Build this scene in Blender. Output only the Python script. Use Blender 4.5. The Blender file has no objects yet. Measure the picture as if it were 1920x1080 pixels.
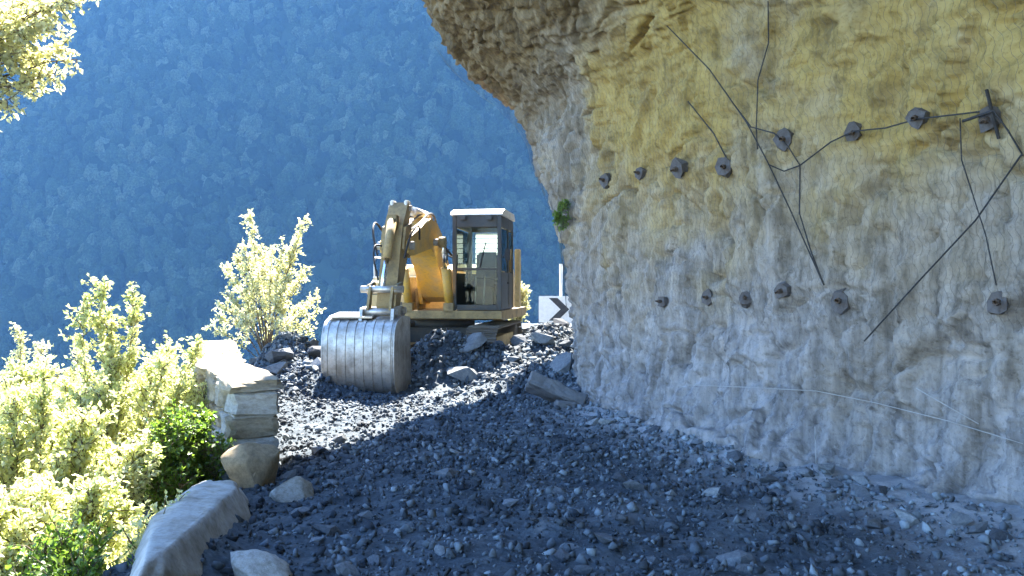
import bpy, bmesh, math, random
import numpy as np
from mathutils import Vector, Matrix, Euler
from mathutils.bvhtree import BVHTree

# ------------------------------------------------------------------ camera, sky, sun, exposure
scene = bpy.context.scene
COL = scene.collection
SUN_EL = math.radians(47.0)
SUN_AZ = math.radians(0.0)          # sun stands straight ahead, behind the excavator
CAM = Vector((0, 0, 1.6))
FPX = 1653.0                        # focal length in photograph pixels (1920 wide)

cd = bpy.data.cameras.new('camera')
cd.sensor_width = 36.0
cd.lens = FPX / 1920 * 36
cd.clip_start = 0.05
cd.clip_end = 6000
cam = bpy.data.objects.new('camera', cd)
cam.location = CAM
cam.rotation_euler = (math.radians(90), 0, 0)
COL.objects.link(cam)
scene.camera = cam

w = bpy.data.worlds.new('World')
scene.world = w
w.use_nodes = True
nt = w.node_tree
nt.nodes.clear()
sky = nt.nodes.new('ShaderNodeTexSky')
sky.sky_type = 'NISHITA'
sky.sun_disc = False
sky.sun_elevation = SUN_EL
sky.sun_rotation = SUN_AZ
sky.altitude = 900
sky.air_density = 1.0
sky.dust_density = 0.2
sky.ozone_density = 6.0
bg = nt.nodes.new('ShaderNodeBackground')
bg.inputs['Strength'].default_value = 0.105
wo = nt.nodes.new('ShaderNodeOutputWorld')
nt.links.new(sky.outputs[0], bg.inputs[0])
nt.links.new(bg.outputs[0], wo.inputs[0])

sl = bpy.data.lights.new('sun', 'SUN')
sl.energy = 5.0
sl.angle = math.radians(0.5)
sl.color = (1.0, 0.95, 0.87)
so = bpy.data.objects.new('sun', sl)
so.rotation_euler = (-(math.pi / 2 - SUN_EL), 0, -SUN_AZ)
so.location = (0, 30, 40)
COL.objects.link(so)

scene.view_settings.view_transform = 'Standard'
scene.view_settings.look = 'None'
scene.view_settings.gamma = 1.0
scene.view_settings.exposure = 3.4
scene.cycles.use_denoising = True
scene.cycles.max_bounces = 8
scene.cycles.volume_bounces = 0
scene.cycles.sample_clamp_indirect = 6

rng = np.random.default_rng(7)
random.seed(7)

# ------------------------------------------------------------------ noise
_perm = rng.permutation(256).astype(np.int64)
_perm = np.concatenate([_perm, _perm, _perm])
_g = rng.normal(size=(256, 3))
_g /= np.linalg.norm(_g, axis=1)[:, None]

def pnoise(p):
    p = np.asarray(p, float)
    i = np.floor(p).astype(np.int64)
    f = p - i
    i &= 255
    u = f * f * f * (f * (f * 6 - 15) + 10)
    out = 0
    for dx in (0, 1):
        wx = u[:, 0] if dx else 1 - u[:, 0]
        for dy in (0, 1):
            wy = u[:, 1] if dy else 1 - u[:, 1]
            for dz in (0, 1):
                wz = u[:, 2] if dz else 1 - u[:, 2]
                h = _perm[_perm[_perm[i[:, 0] + dx] + i[:, 1] + dy] + i[:, 2] + dz]
                g = _g[h]
                d = g[:, 0] * (f[:, 0] - dx) + g[:, 1] * (f[:, 1] - dy) + g[:, 2] * (f[:, 2] - dz)
                out = out + wx * wy * wz * d
    return out * 1.5

def fbm(p, octv=4, gain=0.5):
    p = np.asarray(p, float)
    a, s, t = 1.0, 0, 0
    for k in range(octv):
        s = s + a * pnoise(p * 2.03 ** k + 17.3 * k)
        t += a
        a *= gain
    return s / t

def ridged(p, octv=4, gain=0.55):
    a, s, t = 1.0, 0, 0
    for k in range(octv):
        s = s + a * (1 - np.abs(pnoise(p * 2.1 ** k + 31.7 * k)) * 2)
        t += a
        a *= gain
    return s / t

def worley_facets(p, tilt=1.0, seed=0):
    """each cell a flat facet: random level plus random tilt about its own centre"""
    i0 = np.floor(p).astype(np.int64)
    best = np.full(len(p), 1e9); val = np.zeros(len(p))
    for dx in (-1, 0, 1):
        for dy in (-1, 0, 1):
            for dz in (-1, 0, 1):
                c = i0 + np.array([dx, dy, dz])
                h = _perm[_perm[_perm[(c[:, 0] + seed) & 255] + (c[:, 1] & 255)] + (c[:, 2] & 255)]
                f = c + 0.5 + 0.42 * _g[h]
                dv = p - f
                dd = (dv * dv).sum(1)
                m = dd < best
                g = _g[(h * 7 + 31) & 255]
                val = np.where(m, ((h * 53) & 255) / 255.0 - 0.5 + tilt * (dv * g).sum(1), val)
                best = np.where(m, dd, best)
    return val

def xyz(x, y, z=0):
    x, y, z = np.broadcast_arrays(np.asarray(x, float), y, z)
    return np.stack([x.ravel(), y.ravel(), z.ravel()], 1)

# ------------------------------------------------------------------ mesh helpers
def mesh_np(name, V, F, smooth=False):
    V = np.asarray(V, np.float32)
    F = np.asarray(F, np.int32)
    me = bpy.data.meshes.new(name)
    me.vertices.add(len(V))
    me.vertices.foreach_set('co', V.ravel())
    n, k = F.shape
    me.loops.add(n * k)
    me.loops.foreach_set('vertex_index', F.ravel())
    me.polygons.add(n)
    me.polygons.foreach_set('loop_start', np.arange(0, n * k, k, dtype=np.int32))
    if smooth:
        me.polygons.foreach_set('use_smooth', np.ones(n, dtype=bool))
    me.update(calc_edges=True)
    return me

def obj(name, me, m=None, parent=None):
    o = bpy.data.objects.new(name, me)
    COL.objects.link(o)
    if m is not None and len(me.materials) == 0:
        me.materials.append(m)
    if parent is not None:
        o.parent = parent
    return o

def empty(name, loc=(0, 0, 0), rz=0.0):
    o = bpy.data.objects.new(name, None)
    COL.objects.link(o)
    o.location = loc
    o.rotation_euler = (0, 0, rz)
    return o

def tag(o, label=None, cat=None, group=None, kind=None):
    if label: o['label'] = label
    if cat: o['category'] = cat
    if group: o['group'] = group
    if kind: o['kind'] = kind
    return o

def grid_faces(nu, nv):
    a = np.arange(nu * nv).reshape(nu, nv)
    return np.stack([a[:-1, :-1], a[1:, :-1], a[1:, 1:], a[:-1, 1:]], -1).reshape(-1, 4)

def vattr(me, name, vals):
    at = me.attributes.new(name, 'FLOAT', 'POINT')
    at.data.foreach_set('value', np.asarray(vals, np.float32))

# ------------------------------------------------------------------ materials
class NB:
    def __init__(s, name):
        s.m = bpy.data.materials.new(name)
        s.m.use_nodes = True
        s.t = s.m.node_tree
        s.t.nodes.clear()
        s.out = s.t.nodes.new('ShaderNodeOutputMaterial')
        s.tc = s.t.nodes.new('ShaderNodeTexCoord')
    def n(s, typ, **kw):
        nd = s.t.nodes.new(typ)
        for k, v in kw.items():
            if hasattr(nd, k) and k not in nd.inputs.keys():
                setattr(nd, k, v)
            else:
                nd.inputs[k].default_value = v
        return nd
    def l(s, a, b):
        s.t.links.new(a, b)
    def mapping(s, scale=(1, 1, 1), rot=(0, 0, 0)):
        mp = s.n('ShaderNodeMapping')
        mp.inputs['Scale'].default_value = scale
        mp.inputs['Rotation'].default_value = rot
        s.l(s.tc.outputs['Object'], mp.inputs['Vector'])
        return mp.outputs[0]
    def noise(s, scale, detail=5, rough=0.6, vec=None, dist=0.0):
        nd = s.n('ShaderNodeTexNoise')
        nd.inputs['Scale'].default_value = scale
        nd.inputs['Detail'].default_value = detail
        nd.inputs['Roughness'].default_value = rough
        nd.inputs['Distortion'].default_value = dist
        s.l(vec if vec is not None else s.tc.outputs['Object'], nd.inputs['Vector'])
        return nd.outputs['Fac']
    def ramp(s, fac, stops):
        r = s.n('ShaderNodeValToRGB')
        e = r.color_ramp.elements
        while len(e) < len(stops):
            e.new(0.5)
        for k, (p, c) in enumerate(stops):
            e[k].position = p
            e[k].color = (*c, 1) if len(c) == 3 else c
        s.l(fac, r.inputs[0])
        return r.outputs[0]
    def mix(s, fac, a, b, mode='MIX'):
        m = s.n('ShaderNodeMix', data_type='RGBA', blend_type=mode)
        for sock, v in ((m.inputs[0], fac), (m.inputs[6], a), (m.inputs[7], b)):
            if hasattr(v, 'links'):
                s.l(v, sock)
            elif isinstance(v, (int, float)):
                sock.default_value = v
            else:
                sock.default_value = (*v, 1)
        return m.outputs[2]
    def bump(s, h, strength=0.4, dist=0.02):
        b = s.n('ShaderNodeBump')
        b.inputs['Strength'].default_value = strength
        b.inputs['Distance'].default_value = dist
        s.l(h, b.inputs['Height'])
        return b.outputs[0]
    def done(s, col, rough=0.8, metal=0.0, normal=None, spec=0.3):
        p = s.n('ShaderNodeBsdfPrincipled')
        for sock, v in ((p.inputs['Base Color'], col), (p.inputs['Roughness'], rough), (p.inputs['Metallic'], metal)):
            if hasattr(v, 'links'):
                s.l(v, sock)
            elif isinstance(v, (int, float)):
                sock.default_value = v
            else:
                sock.default_value = (*v, 1)
        p.inputs['Specular IOR Level'].default_value = spec
        if normal is not None:
            s.l(normal, p.inputs['Normal'])
        s.l(p.outputs[0], s.out.inputs[0])
        return s.m

def m_simple(name, col, rough=0.6, metal=0.0, dirt=None, amt=0.5, scale=6.0, bump=0.15, spec=0.4):
    b = NB(name)
    n1 = b.noise(scale, 6, 0.65)
    n2 = b.noise(scale * 6, 4, 0.6)
    dirt = dirt or tuple(c * 0.55 for c in col)
    f = b.ramp(n1, [(0.42, (0, 0, 0)), (0.68, (amt, amt, amt))])
    c = b.mix(f, col, dirt)
    f2 = b.ramp(n2, [(0.5, (0, 0, 0)), (0.75, (amt * .6,) * 3)])
    c = b.mix(f2, c, tuple(x * 0.6 for x in dirt))
    rr = b.ramp(n1, [(0.3, (rough,) * 3), (0.7, (min(1, rough + .2),) * 3)])
    return b.done(c, rr, metal, b.bump(n2, bump, 0.01), spec)

M = {}
# cliff: weathered limestone, ochre stain with painted bounce, pale dusty streaks with painted skylight
b = NB('cliff_rock')
vs = b.mapping((3.2, 3.2, 0.55))
nbig = b.noise(0.55, 4, 0.55)
nstr = b.noise(2.2, 6, 0.65, vs)
nmid = b.noise(3.0, 8, 0.7, None, 0.6)
nfin = b.noise(26, 5, 0.7)
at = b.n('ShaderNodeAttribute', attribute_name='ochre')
ats = b.n('ShaderNodeAttribute', attribute_name='bed')
grey = b.ramp(nmid, [(0.28, (0.14, 0.12, 0.08)), (0.42, (0.31, 0.28, 0.21)), (0.60, (0.45, 0.41, 0.32)), (0.78, (0.58, 0.54, 0.45))])
streak = b.ramp(nstr, [(0.34, (0.11, 0.10, 0.085)), (0.46, (0.36, 0.34, 0.30)), (0.64, (0.62, 0.60, 0.55))])
base = b.mix(0.5, grey, streak)
och = b.ramp(nmid, [(0.30, (0.30, 0.225, 0.085)), (0.5, (0.54, 0.415, 0.145)), (0.75, (0.65, 0.53, 0.225))])  # stain colour, with warm bounce light from the ground painted in
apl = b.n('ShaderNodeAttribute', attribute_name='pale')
dusty = b.ramp(nstr, [(0.32, (0.18, 0.19, 0.21)), (0.5, (0.39, 0.41, 0.435)), (0.68, (0.55, 0.57, 0.60))])  # pale dust colour, with blue skylight on the lower rock painted in
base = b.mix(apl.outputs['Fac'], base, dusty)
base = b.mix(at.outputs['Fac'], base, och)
brown = b.ramp(nstr, [(0.35, (0.13, 0.10, 0.055)), (0.55, (0.31, 0.245, 0.14)), (0.75, (0.46, 0.39, 0.26))])
base = b.mix(ats.outputs['Fac'], base, brown)
pit = b.ramp(nfin, [(0.30, (0.55, 0.52, 0.48)), (0.46, (1, 1, 1))])
base = b.mix(0.8, base, pit, 'MULTIPLY')
hh = b.mix(0.45, nmid, nfin)
blot = b.ramp(b.noise(1.5, 9, 0.75, None, 1.2), [(0.34, (0.30, 0.29, 0.27)), (0.44, (0.85, 0.85, 0.85)), (0.6, (1.05, 1.05, 1.05))])
base = b.mix(0.45, base, blot, 'MULTIPLY')
vdark = b.ramp(b.noise(1.6, 7, 0.7, b.mapping((5.5, 5.5, 0.32))), [(0.36, (0.42, 0.41, 0.40)), (0.47, (1, 1, 1))])
base = b.mix(0.5, base, vdark, 'MULTIPLY')
base = b.mix(1.0, base, (0.685, 0.625, 0.575), 'MULTIPLY')
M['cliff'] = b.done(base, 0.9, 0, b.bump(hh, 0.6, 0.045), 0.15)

# crushed stone
def stone_mat(name, lo, hi, per_stone=True):
    b = NB(name)
    n1 = b.noise(9, 6, 0.7)
    n2 = b.noise(60, 4, 0.7)
    c = b.ramp(n1, [(0.3, lo), (0.7, hi)])
    if per_stone:
        a = b.n('ShaderNodeAttribute', attribute_name='tone')
        c = b.mix(1.0, c, b.ramp(a.outputs['Fac'], [(0, (0.16, 0.165, 0.18)), (0.35, (0.55, 0.55, 0.56)), (0.7, (1.05, 1.04, 1.02)), (1, (1.85, 1.8, 1.7))]), 'MULTIPLY')
    return b.done(c, 0.88, 0, b.bump(n2, 0.35, 0.01), 0.25)
M['gravel'] = stone_mat('crushed_stone', (0.085, 0.108, 0.13), (0.19, 0.22, 0.245))
b = NB('loose_rock')
oi = b.n('ShaderNodeObjectInfo')
c = b.ramp(b.noise(6, 6, 0.7), [(0.3, (0.09, 0.105, 0.12)), (0.7, (0.22, 0.235, 0.245))])
c = b.mix(1.0, c, b.ramp(oi.outputs['Random'], [(0, (0.4, 0.4, 0.43)), (0.8, (1, 1, 1)), (1, (1.5, 1.45, 1.35))]), 'MULTIPLY')
M['rock'] = b.done(c, 0.88, 0, b.bump(b.noise(40, 5, 0.7), 0.4, 0.015), 0.25)
b = NB('rubble_ground')
n1 = b.noise(2.2, 8, 0.72)
n2 = b.noise(22, 6, 0.75)
c = b.ramp(n1, [(0.3, (0.030, 0.040, 0.052)), (0.55, (0.075, 0.092, 0.11)), (0.75, (0.16, 0.18, 0.195))])
c = b.mix(1, c, b.ramp(n2, [(0.3, (0.55, 0.55, 0.55)), (0.7, (1.5, 1.5, 1.45))]), 'MULTIPLY')
du = b.n('ShaderNodeAttribute', attribute_name='dust')
c = b.mix(du.outputs['Fac'], c, b.ramp(n1, [(0.3, (0.20, 0.21, 0.22)), (0.7, (0.40, 0.40, 0.40))]))
M['ground'] = b.done(c, 0.95, 0, b.bump(n2, 0.7, 0.04), 0.15)
b = NB('terrain_soil')
c = b.ramp(b.noise(0.05, 8, 0.7), [(0.3, (0.012, 0.02, 0.01)), (0.7, (0.025, 0.036, 0.017))])
M['terrain'] = b.done(c, 1.0, 0, None, 0.05)
b = NB('wall_stone')
oi = b.n('ShaderNodeObjectInfo')
c = b.ramp(b.noise(7, 7, 0.7), [(0.3, (0.22, 0.20, 0.17)), (0.55, (0.36, 0.345, 0.315)), (0.75, (0.46, 0.445, 0.41))])
c = b.mix(1.0, c, b.ramp(oi.outputs['Random'], [(0, (0.62, 0.52, 0.38)), (0.35, (0.95, 0.85, 0.68)), (0.7, (1, 1, 1)), (1, (1.2, 1.2, 1.2))]), 'MULTIPLY')
M['wstone'] = b.done(c, 0.9, 0, b.bump(b.noise(30, 6, 0.7), 0.5, 0.02), 0.2)
M['mortar'] = m_simple('mortar', (0.42, 0.40, 0.36), 0.95, 0, (0.25, 0.24, 0.21), 0.6, 8, 0.4, 0.1)
M['brown'] = m_simple('brown_stone', (0.30, 0.235, 0.15), 0.9, 0, (0.14, 0.11, 0.07), 0.7, 6, 0.5, 0.2)
M['boulder'] = m_simple('boulder_stone', (0.40, 0.39, 0.36), 0.9, 0, (0.17, 0.15, 0.11), 0.7, 5, 0.5, 0.2)

M['yellow'] = m_simple('yellow_paint', (0.62, 0.37, 0.06), 0.5, 0, (0.42, 0.31, 0.16), 0.85, 3.5, 0.1)
M['beige'] = m_simple('faded_paint', (0.62, 0.46, 0.22), 0.55, 0, (0.33, 0.25, 0.14), 0.7, 4, 0.1)
M['olive'] = m_simple('dirty_paint', (0.34, 0.24, 0.10), 0.6, 0, (0.13, 0.10, 0.06), 0.8, 4, 0.15)
M['white'] = m_simple('white_paint', (0.75, 0.74, 0.70), 0.45, 0, (0.5, 0.47, 0.4), 0.5, 5, 0.05)
M['dark'] = m_simple('dark_paint', (0.045, 0.048, 0.05), 0.5, 0, (0.12, 0.105, 0.08), 0.6, 6, 0.1)
M['black'] = m_simple('black_rubber', (0.02, 0.02, 0.022), 0.6, 0, (0.05, 0.045, 0.04), 0.5, 10, 0.1)
M['navy'] = m_simple('seat_cloth', (0.02, 0.025, 0.05), 0.9, 0, (0.04, 0.04, 0.05), 0.5, 12, 0.2)
M['steel'] = m_simple('worn_steel', (0.50, 0.475, 0.43), 0.36, 0.75, (0.22, 0.18, 0.13), 0.7, 5, 0.15)
M['chrome'] = m_simple('chrome_rod', (0.75, 0.76, 0.78), 0.15, 1.0, (0.6, 0.58, 0.55), 0.3, 8, 0.02)
M['rust'] = m_simple('rusty_steel', (0.13, 0.095, 0.07), 0.7, 0.4, (0.07, 0.045, 0.03), 0.7, 9, 0.25)
M['trackst'] = m_simple('track_steel', (0.17, 0.15, 0.125), 0.6, 0.5, (0.22, 0.19, 0.15), 0.7, 7, 0.2)
M['cable'] = m_simple('steel_cable', (0.05, 0.048, 0.047), 0.6, 0.5, (0.03, 0.024, 0.02), 0.5, 30, 0.2)
M['rope'] = m_simple('pale_rope', (0.34, 0.33, 0.31), 0.8, 0.0, (0.3, 0.28, 0.25), 0.5, 30, 0.2)
M['net'] = m_simple('net_wire', (0.12, 0.115, 0.105), 0.6, 0.5, (0.07, 0.06, 0.05), 0.5, 20, 0.1)
M['plate'] = m_simple('anchor_plate', (0.13, 0.12, 0.115), 0.8, 0.2, (0.07, 0.05, 0.038), 0.6, 15, 0.3)
M['signblack'] = m_simple('sign_black', (0.03, 0.03, 0.035), 0.5, 0, (0.1, 0.1, 0.1), 0.4, 10, 0.05)
M['signwhite'] = m_simple('sign_white', (0.8, 0.8, 0.78), 0.45, 0, (0.55, 0.53, 0.5), 0.4, 10, 0.05)
M['bark'] = m_simple('bark', (0.16, 0.125, 0.09), 0.9, 0, (0.08, 0.06, 0.045), 0.7, 14, 0.6, 0.1)
M['slab'] = m_simple('slab_rock', (0.16, 0.165, 0.17), 0.8, 0, (0.07, 0.07, 0.075), 0.6, 6, 0.4, 0.2)

b = NB('cab_glass')
gl = b.n('ShaderNodeBsdfGlossy'); gl.inputs['Roughness'].default_value = 0.03
tr = b.n('ShaderNodeBsdfTransparent'); tr.inputs['Color'].default_value = (0.84, 0.90, 0.88, 1)
fr = b.n('ShaderNodeFresnel'); fr.inputs['IOR'].default_value = 1.22
mx = b.n('ShaderNodeMixShader')
b.l(fr.outputs[0], mx.inputs[0]); b.l(tr.outputs[0], mx.inputs[1]); b.l(gl.outputs[0], mx.inputs[2])
b.l(mx.outputs[0], b.out.inputs[0])
M['glass'] = b.m

def leaf_mat(name, lo, hi, trans=0.45):
    b = NB(name)
    a = b.n('ShaderNodeAttribute', attribute_name='tone')
    c = b.ramp(a.outputs['Fac'], [(0, lo), (1, hi)])
    p = b.n('ShaderNodeBsdfPrincipled')
    p.inputs['Roughness'].default_value = 0.38
    p.inputs['Specular IOR Level'].default_value = 0.5
    b.l(c, p.inputs['Base Color'])
    t = b.n('ShaderNodeBsdfTranslucent')
    c2 = b.mix(1.0, c, (1.35, 1.36, 0.78), 'MULTIPLY')
    b.l(c2, t.inputs['Color'])
    m = b.n('ShaderNodeMixShader'); m.inputs[0].default_value = trans
    b.l(p.outputs[0], m.inputs[1]); b.l(t.outputs[0], m.inputs[2])
    b.l(m.outputs[0], b.out.inputs[0])
    return b.m
M['leaf'] = leaf_mat('shrub_leaf', (0.36, 0.41, 0.19), (0.70, 0.68, 0.48))
M['leafgreen'] = leaf_mat('green_leaf', (0.06, 0.13, 0.02), (0.18, 0.26, 0.05))
M['leafpale'] = leaf_mat('pale_leaf', (0.42, 0.43, 0.27), (0.68, 0.65, 0.50))
b = NB('far_foliage')
a = b.n('ShaderNodeAttribute', attribute_name='tone')
c = b.ramp(a.outputs['Fac'], [(0, (0.010, 0.02, 0.010)), (0.5, (0.036, 0.056, 0.026)), (1, (0.085, 0.105, 0.06))])
fn = b.noise(0.9, 5, 0.75)
c = b.mix(1.0, c, b.ramp(fn, [(0.3, (0.2, 0.2, 0.2)), (0.5, (0.65, 0.65, 0.65)), (0.72, (1.4, 1.4, 1.4))]), 'MULTIPLY')
M['forest'] = b.done(c, 0.95, 0, b.bump(fn, 1.0, 1.2), 0.05)

b = NB('blind_cloth')
d = b.n('ShaderNodeBsdfDiffuse'); d.inputs['Color'].default_value = (0.8, 0.8, 0.78, 1)
t = b.n('ShaderNodeBsdfTranslucent'); t.inputs['Color'].default_value = (0.8, 0.8, 0.78, 1)
m = b.n('ShaderNodeMixShader'); m.inputs[0].default_value = 0.55
b.l(d.outputs[0], m.inputs[1]); b.l(t.outputs[0], m.inputs[2]); b.l(m.outputs[0], b.out.inputs[0])
M['blind'] = b.m

# ------------------------------------------------------------------ ground height
CY = np.array([-14, -5, 1, 5.4, 8.2, 10.6, 12.2, 14.5, 18, 24, 40.])
CX = np.array([5.0, 4.6, 4.2, 3.5, 1.95, 1.15, 0.9, 1.5, 4.0, 12, 30.])
def cliff_x(y): return np.interp(y, CY, CX)
EY = np.array([-10, 3.0, 5.0, 7.6, 9.4, 13.2, 17, 24, 60.])
EX = np.array([-1.7, -1.65, -1.72, -2.2, -3.1, -4.4, -5.0, -4.5, -3.0])
def edge_x(y): return np.interp(y, EY, EX)
MOUNDS = [(-0.45, 15.0, 0.85, 0.75, 0.52), (-3.75, 14.9, 0.62, 0.9, 0.80), (-3.1, 13.7, 0.5, 0.6, 0.35), (0.75, 16.6, 0.8, 1.6, 0.85),
          (0.15, 13.8, 0.6, 0.6, 0.22), (0.9, 20.3, 1.2, 2.0, 0.74), (0.95, 13.6, 0.5, 0.9, 0.35), (-1.35, 15.2, 0.6, 0.6, 0.62),
          (-1.9, 5.0, 0.35, 0.9, 0.18)]
def gh(x, y, fine=True):
    x = np.asarray(x, float); y = np.asarray(y, float)
    p = xyz(x, y)
    z = 0.05 * fbm(p * 0.7, 3).reshape(x.shape)
    for mx_, my_, sx, sy, h in MOUNDS:
        z = z + h * np.exp(-((x - mx_) / sx) ** 2 - ((y - my_) / sy) ** 2)
    d = cliff_x(y) - x
    z = z + 0.09 * np.exp(-np.clip(d, 0, 9) / 0.45) * (y < 13)
    e = np.clip(edge_x(y) - 0.35 - x, 0, None)
    z = z - 0.75 * e - 0.05 * e ** 1.4
    if fine:
        z = z + (0.085 * fbm(p * 2.0 + 5, 4, 0.62) + 0.03 * fbm(p * 11 + 3, 3, 0.6)).reshape(x.shape)
    return z
def gz(x, y): return float(gh(np.array([x]), np.array([y]))[0])

xs = np.concatenate([np.linspace(-14, -5.2, 40), np.linspace(-5, 5, 240), np.linspace(5.3, 14, 20)])
ys = np.concatenate([np.linspace(-16, 3, 40), np.linspace(3.1, 11, 220), np.linspace(11.05, 18, 140), np.linspace(18.2, 40, 60)])
X, Y = np.meshgrid(xs, ys, indexing='ij')
Z = gh(X, Y)
me = mesh_np('road', np.stack([X, Y, Z], -1).reshape(-1, 3), grid_faces(len(xs), len(ys)), True)
def dust_at(x, y):
    x = np.asarray(x, float); y = np.asarray(y, float)
    dd = cliff_x(y) - x
    wd = np.interp(y, [4, 6, 8, 10.5, 12.2], [1.1, .75, .4, .45, .35])
    v = np.exp(-np.clip(dd, 0, 9) / wd) * 1.5 + .6 * fbm(xyz(x, y) * 1.7 + 4, 4, .6).reshape(x.shape) - .12
    return np.clip(v, 0, 1) * (y < 12.8)
vattr(me, 'dust', dust_at(X, Y).ravel())
road = obj('road', me, M['ground'])
tag(road, 'dark rubble covered mountain road on a ledge under the cliff', 'road', kind='structure')

# ------------------------------------------------------------------ terrain and far wooded hillside
def terr(x, y):
    x = np.asarray(x, float); y = np.asarray(y, float)
    d = y + 0.16 * x
    p = xyz(x, y)
    n = fbm(p / 160.0, 4).reshape(x.shape)
    n2 = fbm(p / 45.0 + 9, 3).reshape(x.shape)
    near = -6 - 0.95 * np.clip(np.hypot(np.clip(-x - 8, 0, None), np.clip(y - 34, 0, None)), 0, 400)
    near = np.where(x > 14, near + (x - 14) * 0.9, near)
    far = -185 + 1.16 * np.clip(d - 230 + 30 * n, 0, None) + 7 * n2
    far = np.minimum(far, 430 + 30 * n)
    return np.maximum(np.clip(near, -200, 60), far)
xs = np.linspace(-900, 900, 240); ys = np.linspace(-300, 1100, 220)
X, Y = np.meshgrid(xs, ys, indexing='ij')
Z = terr(X, Y)
me = mesh_np('hillside', np.stack([X, Y, Z], -1).reshape(-1, 3), grid_faces(len(xs), len(ys)), True)
tag(obj('hillside', me, M['terrain']), 'steep far side of the valley rising behind the road', 'hillside', kind='structure')

def ico(sub, seed, amp, fr=1.6, sq=1.0):
    bm = bmesh.new()
    bmesh.ops.create_icosphere(bm, subdivisions=sub, radius=1)
    V = np.array([v.co[:] for v in bm.verts]); F = np.array([[v.index for v in f.verts] for f in bm.faces])
    bm.free()
    V = V * (1 + amp * fbm(V * fr + seed * 13.1, 3, 0.65))[:, None]
    V[:, 2] *= sq
    return V, F

def merge_instances(protos, which, pos, rot, scl, tones=None):
    """protos: list of (V,F tri); rot (n,3,3); scl (n,3)"""
    VV, FF, TT = [], [], []
    off = 0
    for k, (V, F) in enumerate(protos):
        s = np.nonzero(which == k)[0]
        if len(s) == 0: continue
        P = V[None] * scl[s][:, None, :]
        P = np.einsum('nij,nvj->nvi', rot[s], P) + pos[s][:, None, :]
        nv = len(V)
        VV.append(P.reshape(-1, 3))
        FF.append((F[None] + (np.arange(len(s)) * nv)[:, None, None]).reshape(-1, 3) + off)
        off += len(s) * nv
        if tones is not None:
            TT.append(np.repeat(tones[s], nv))
    return np.concatenate(VV), np.concatenate(FF), (np.concatenate(TT) if tones is not None else None)

def rotz(a):
    c, s = np.cos(a), np.sin(a); z = np.zeros_like(a); o = np.ones_like(a)
    return np.stack([np.stack([c, -s, z], -1), np.stack([s, c, z], -1), np.stack([z, z, o], -1)], -2)
def randrot(n, r):
    q = r.normal(size=(n, 4)); q /= np.linalg.norm(q, axis=1)[:, None]
    a, b_, c_, d_ = q.T
    return np.stack([np.stack([1 - 2 * (c_ * c_ + d_ * d_), 2 * (b_ * c_ - a * d_), 2 * (b_ * d_ + a * c_)], -1),
                     np.stack([2 * (b_ * c_ + a * d_), 1 - 2 * (b_ * b_ + d_ * d_), 2 * (c_ * d_ - a * b_)], -1),
                     np.stack([2 * (b_ * d_ - a * c_), 2 * (c_ * d_ + a * b_), 1 - 2 * (b_ * b_ + c_ * c_)], -1)], -2)

r = np.random.default_rng(21)
N = 60000
tx = r.uniform(-480, 160, N); ty = r.uniform(290, 720, N)
tz = terr(tx, ty)
px = tx / ty; pz = (tz - 1.6) / ty
keep = (px > -0.72) & (px < 0.16) & (pz > -0.12) & (pz < 0.46)
tx, ty, tz = tx[keep], ty[keep], tz[keep]
sel = r.permutation(len(tx))[:11000]
tx, ty, tz = tx[sel], ty[sel], tz[sel]
n = len(tx)
protos = [ico(2, k, 1.25, 3.2, 1.2) for k in range(6)]
s = r.uniform(1.8, 4.6, n)
scl = np.stack([s, s, s * r.uniform(1.0, 1.5, n)], -1)
V, F, T = merge_instances(protos, r.integers(0, 6, n), np.stack([tx, ty, tz + s * 0.8], -1), rotz(r.uniform(0, 6.28, n)), scl,
                          np.clip(r.normal(0.45, 0.28, n) + 0.35 * fbm(xyz(tx, ty) / 60.0, 2), 0, 1))
me = mesh_np('forest', V, F, False)
vattr(me, 'tone', T)
tag(obj('forest', me, M['forest']), 'dense forest covering the hazy blue hillside across the valley', 'forest', kind='stuff')

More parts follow.
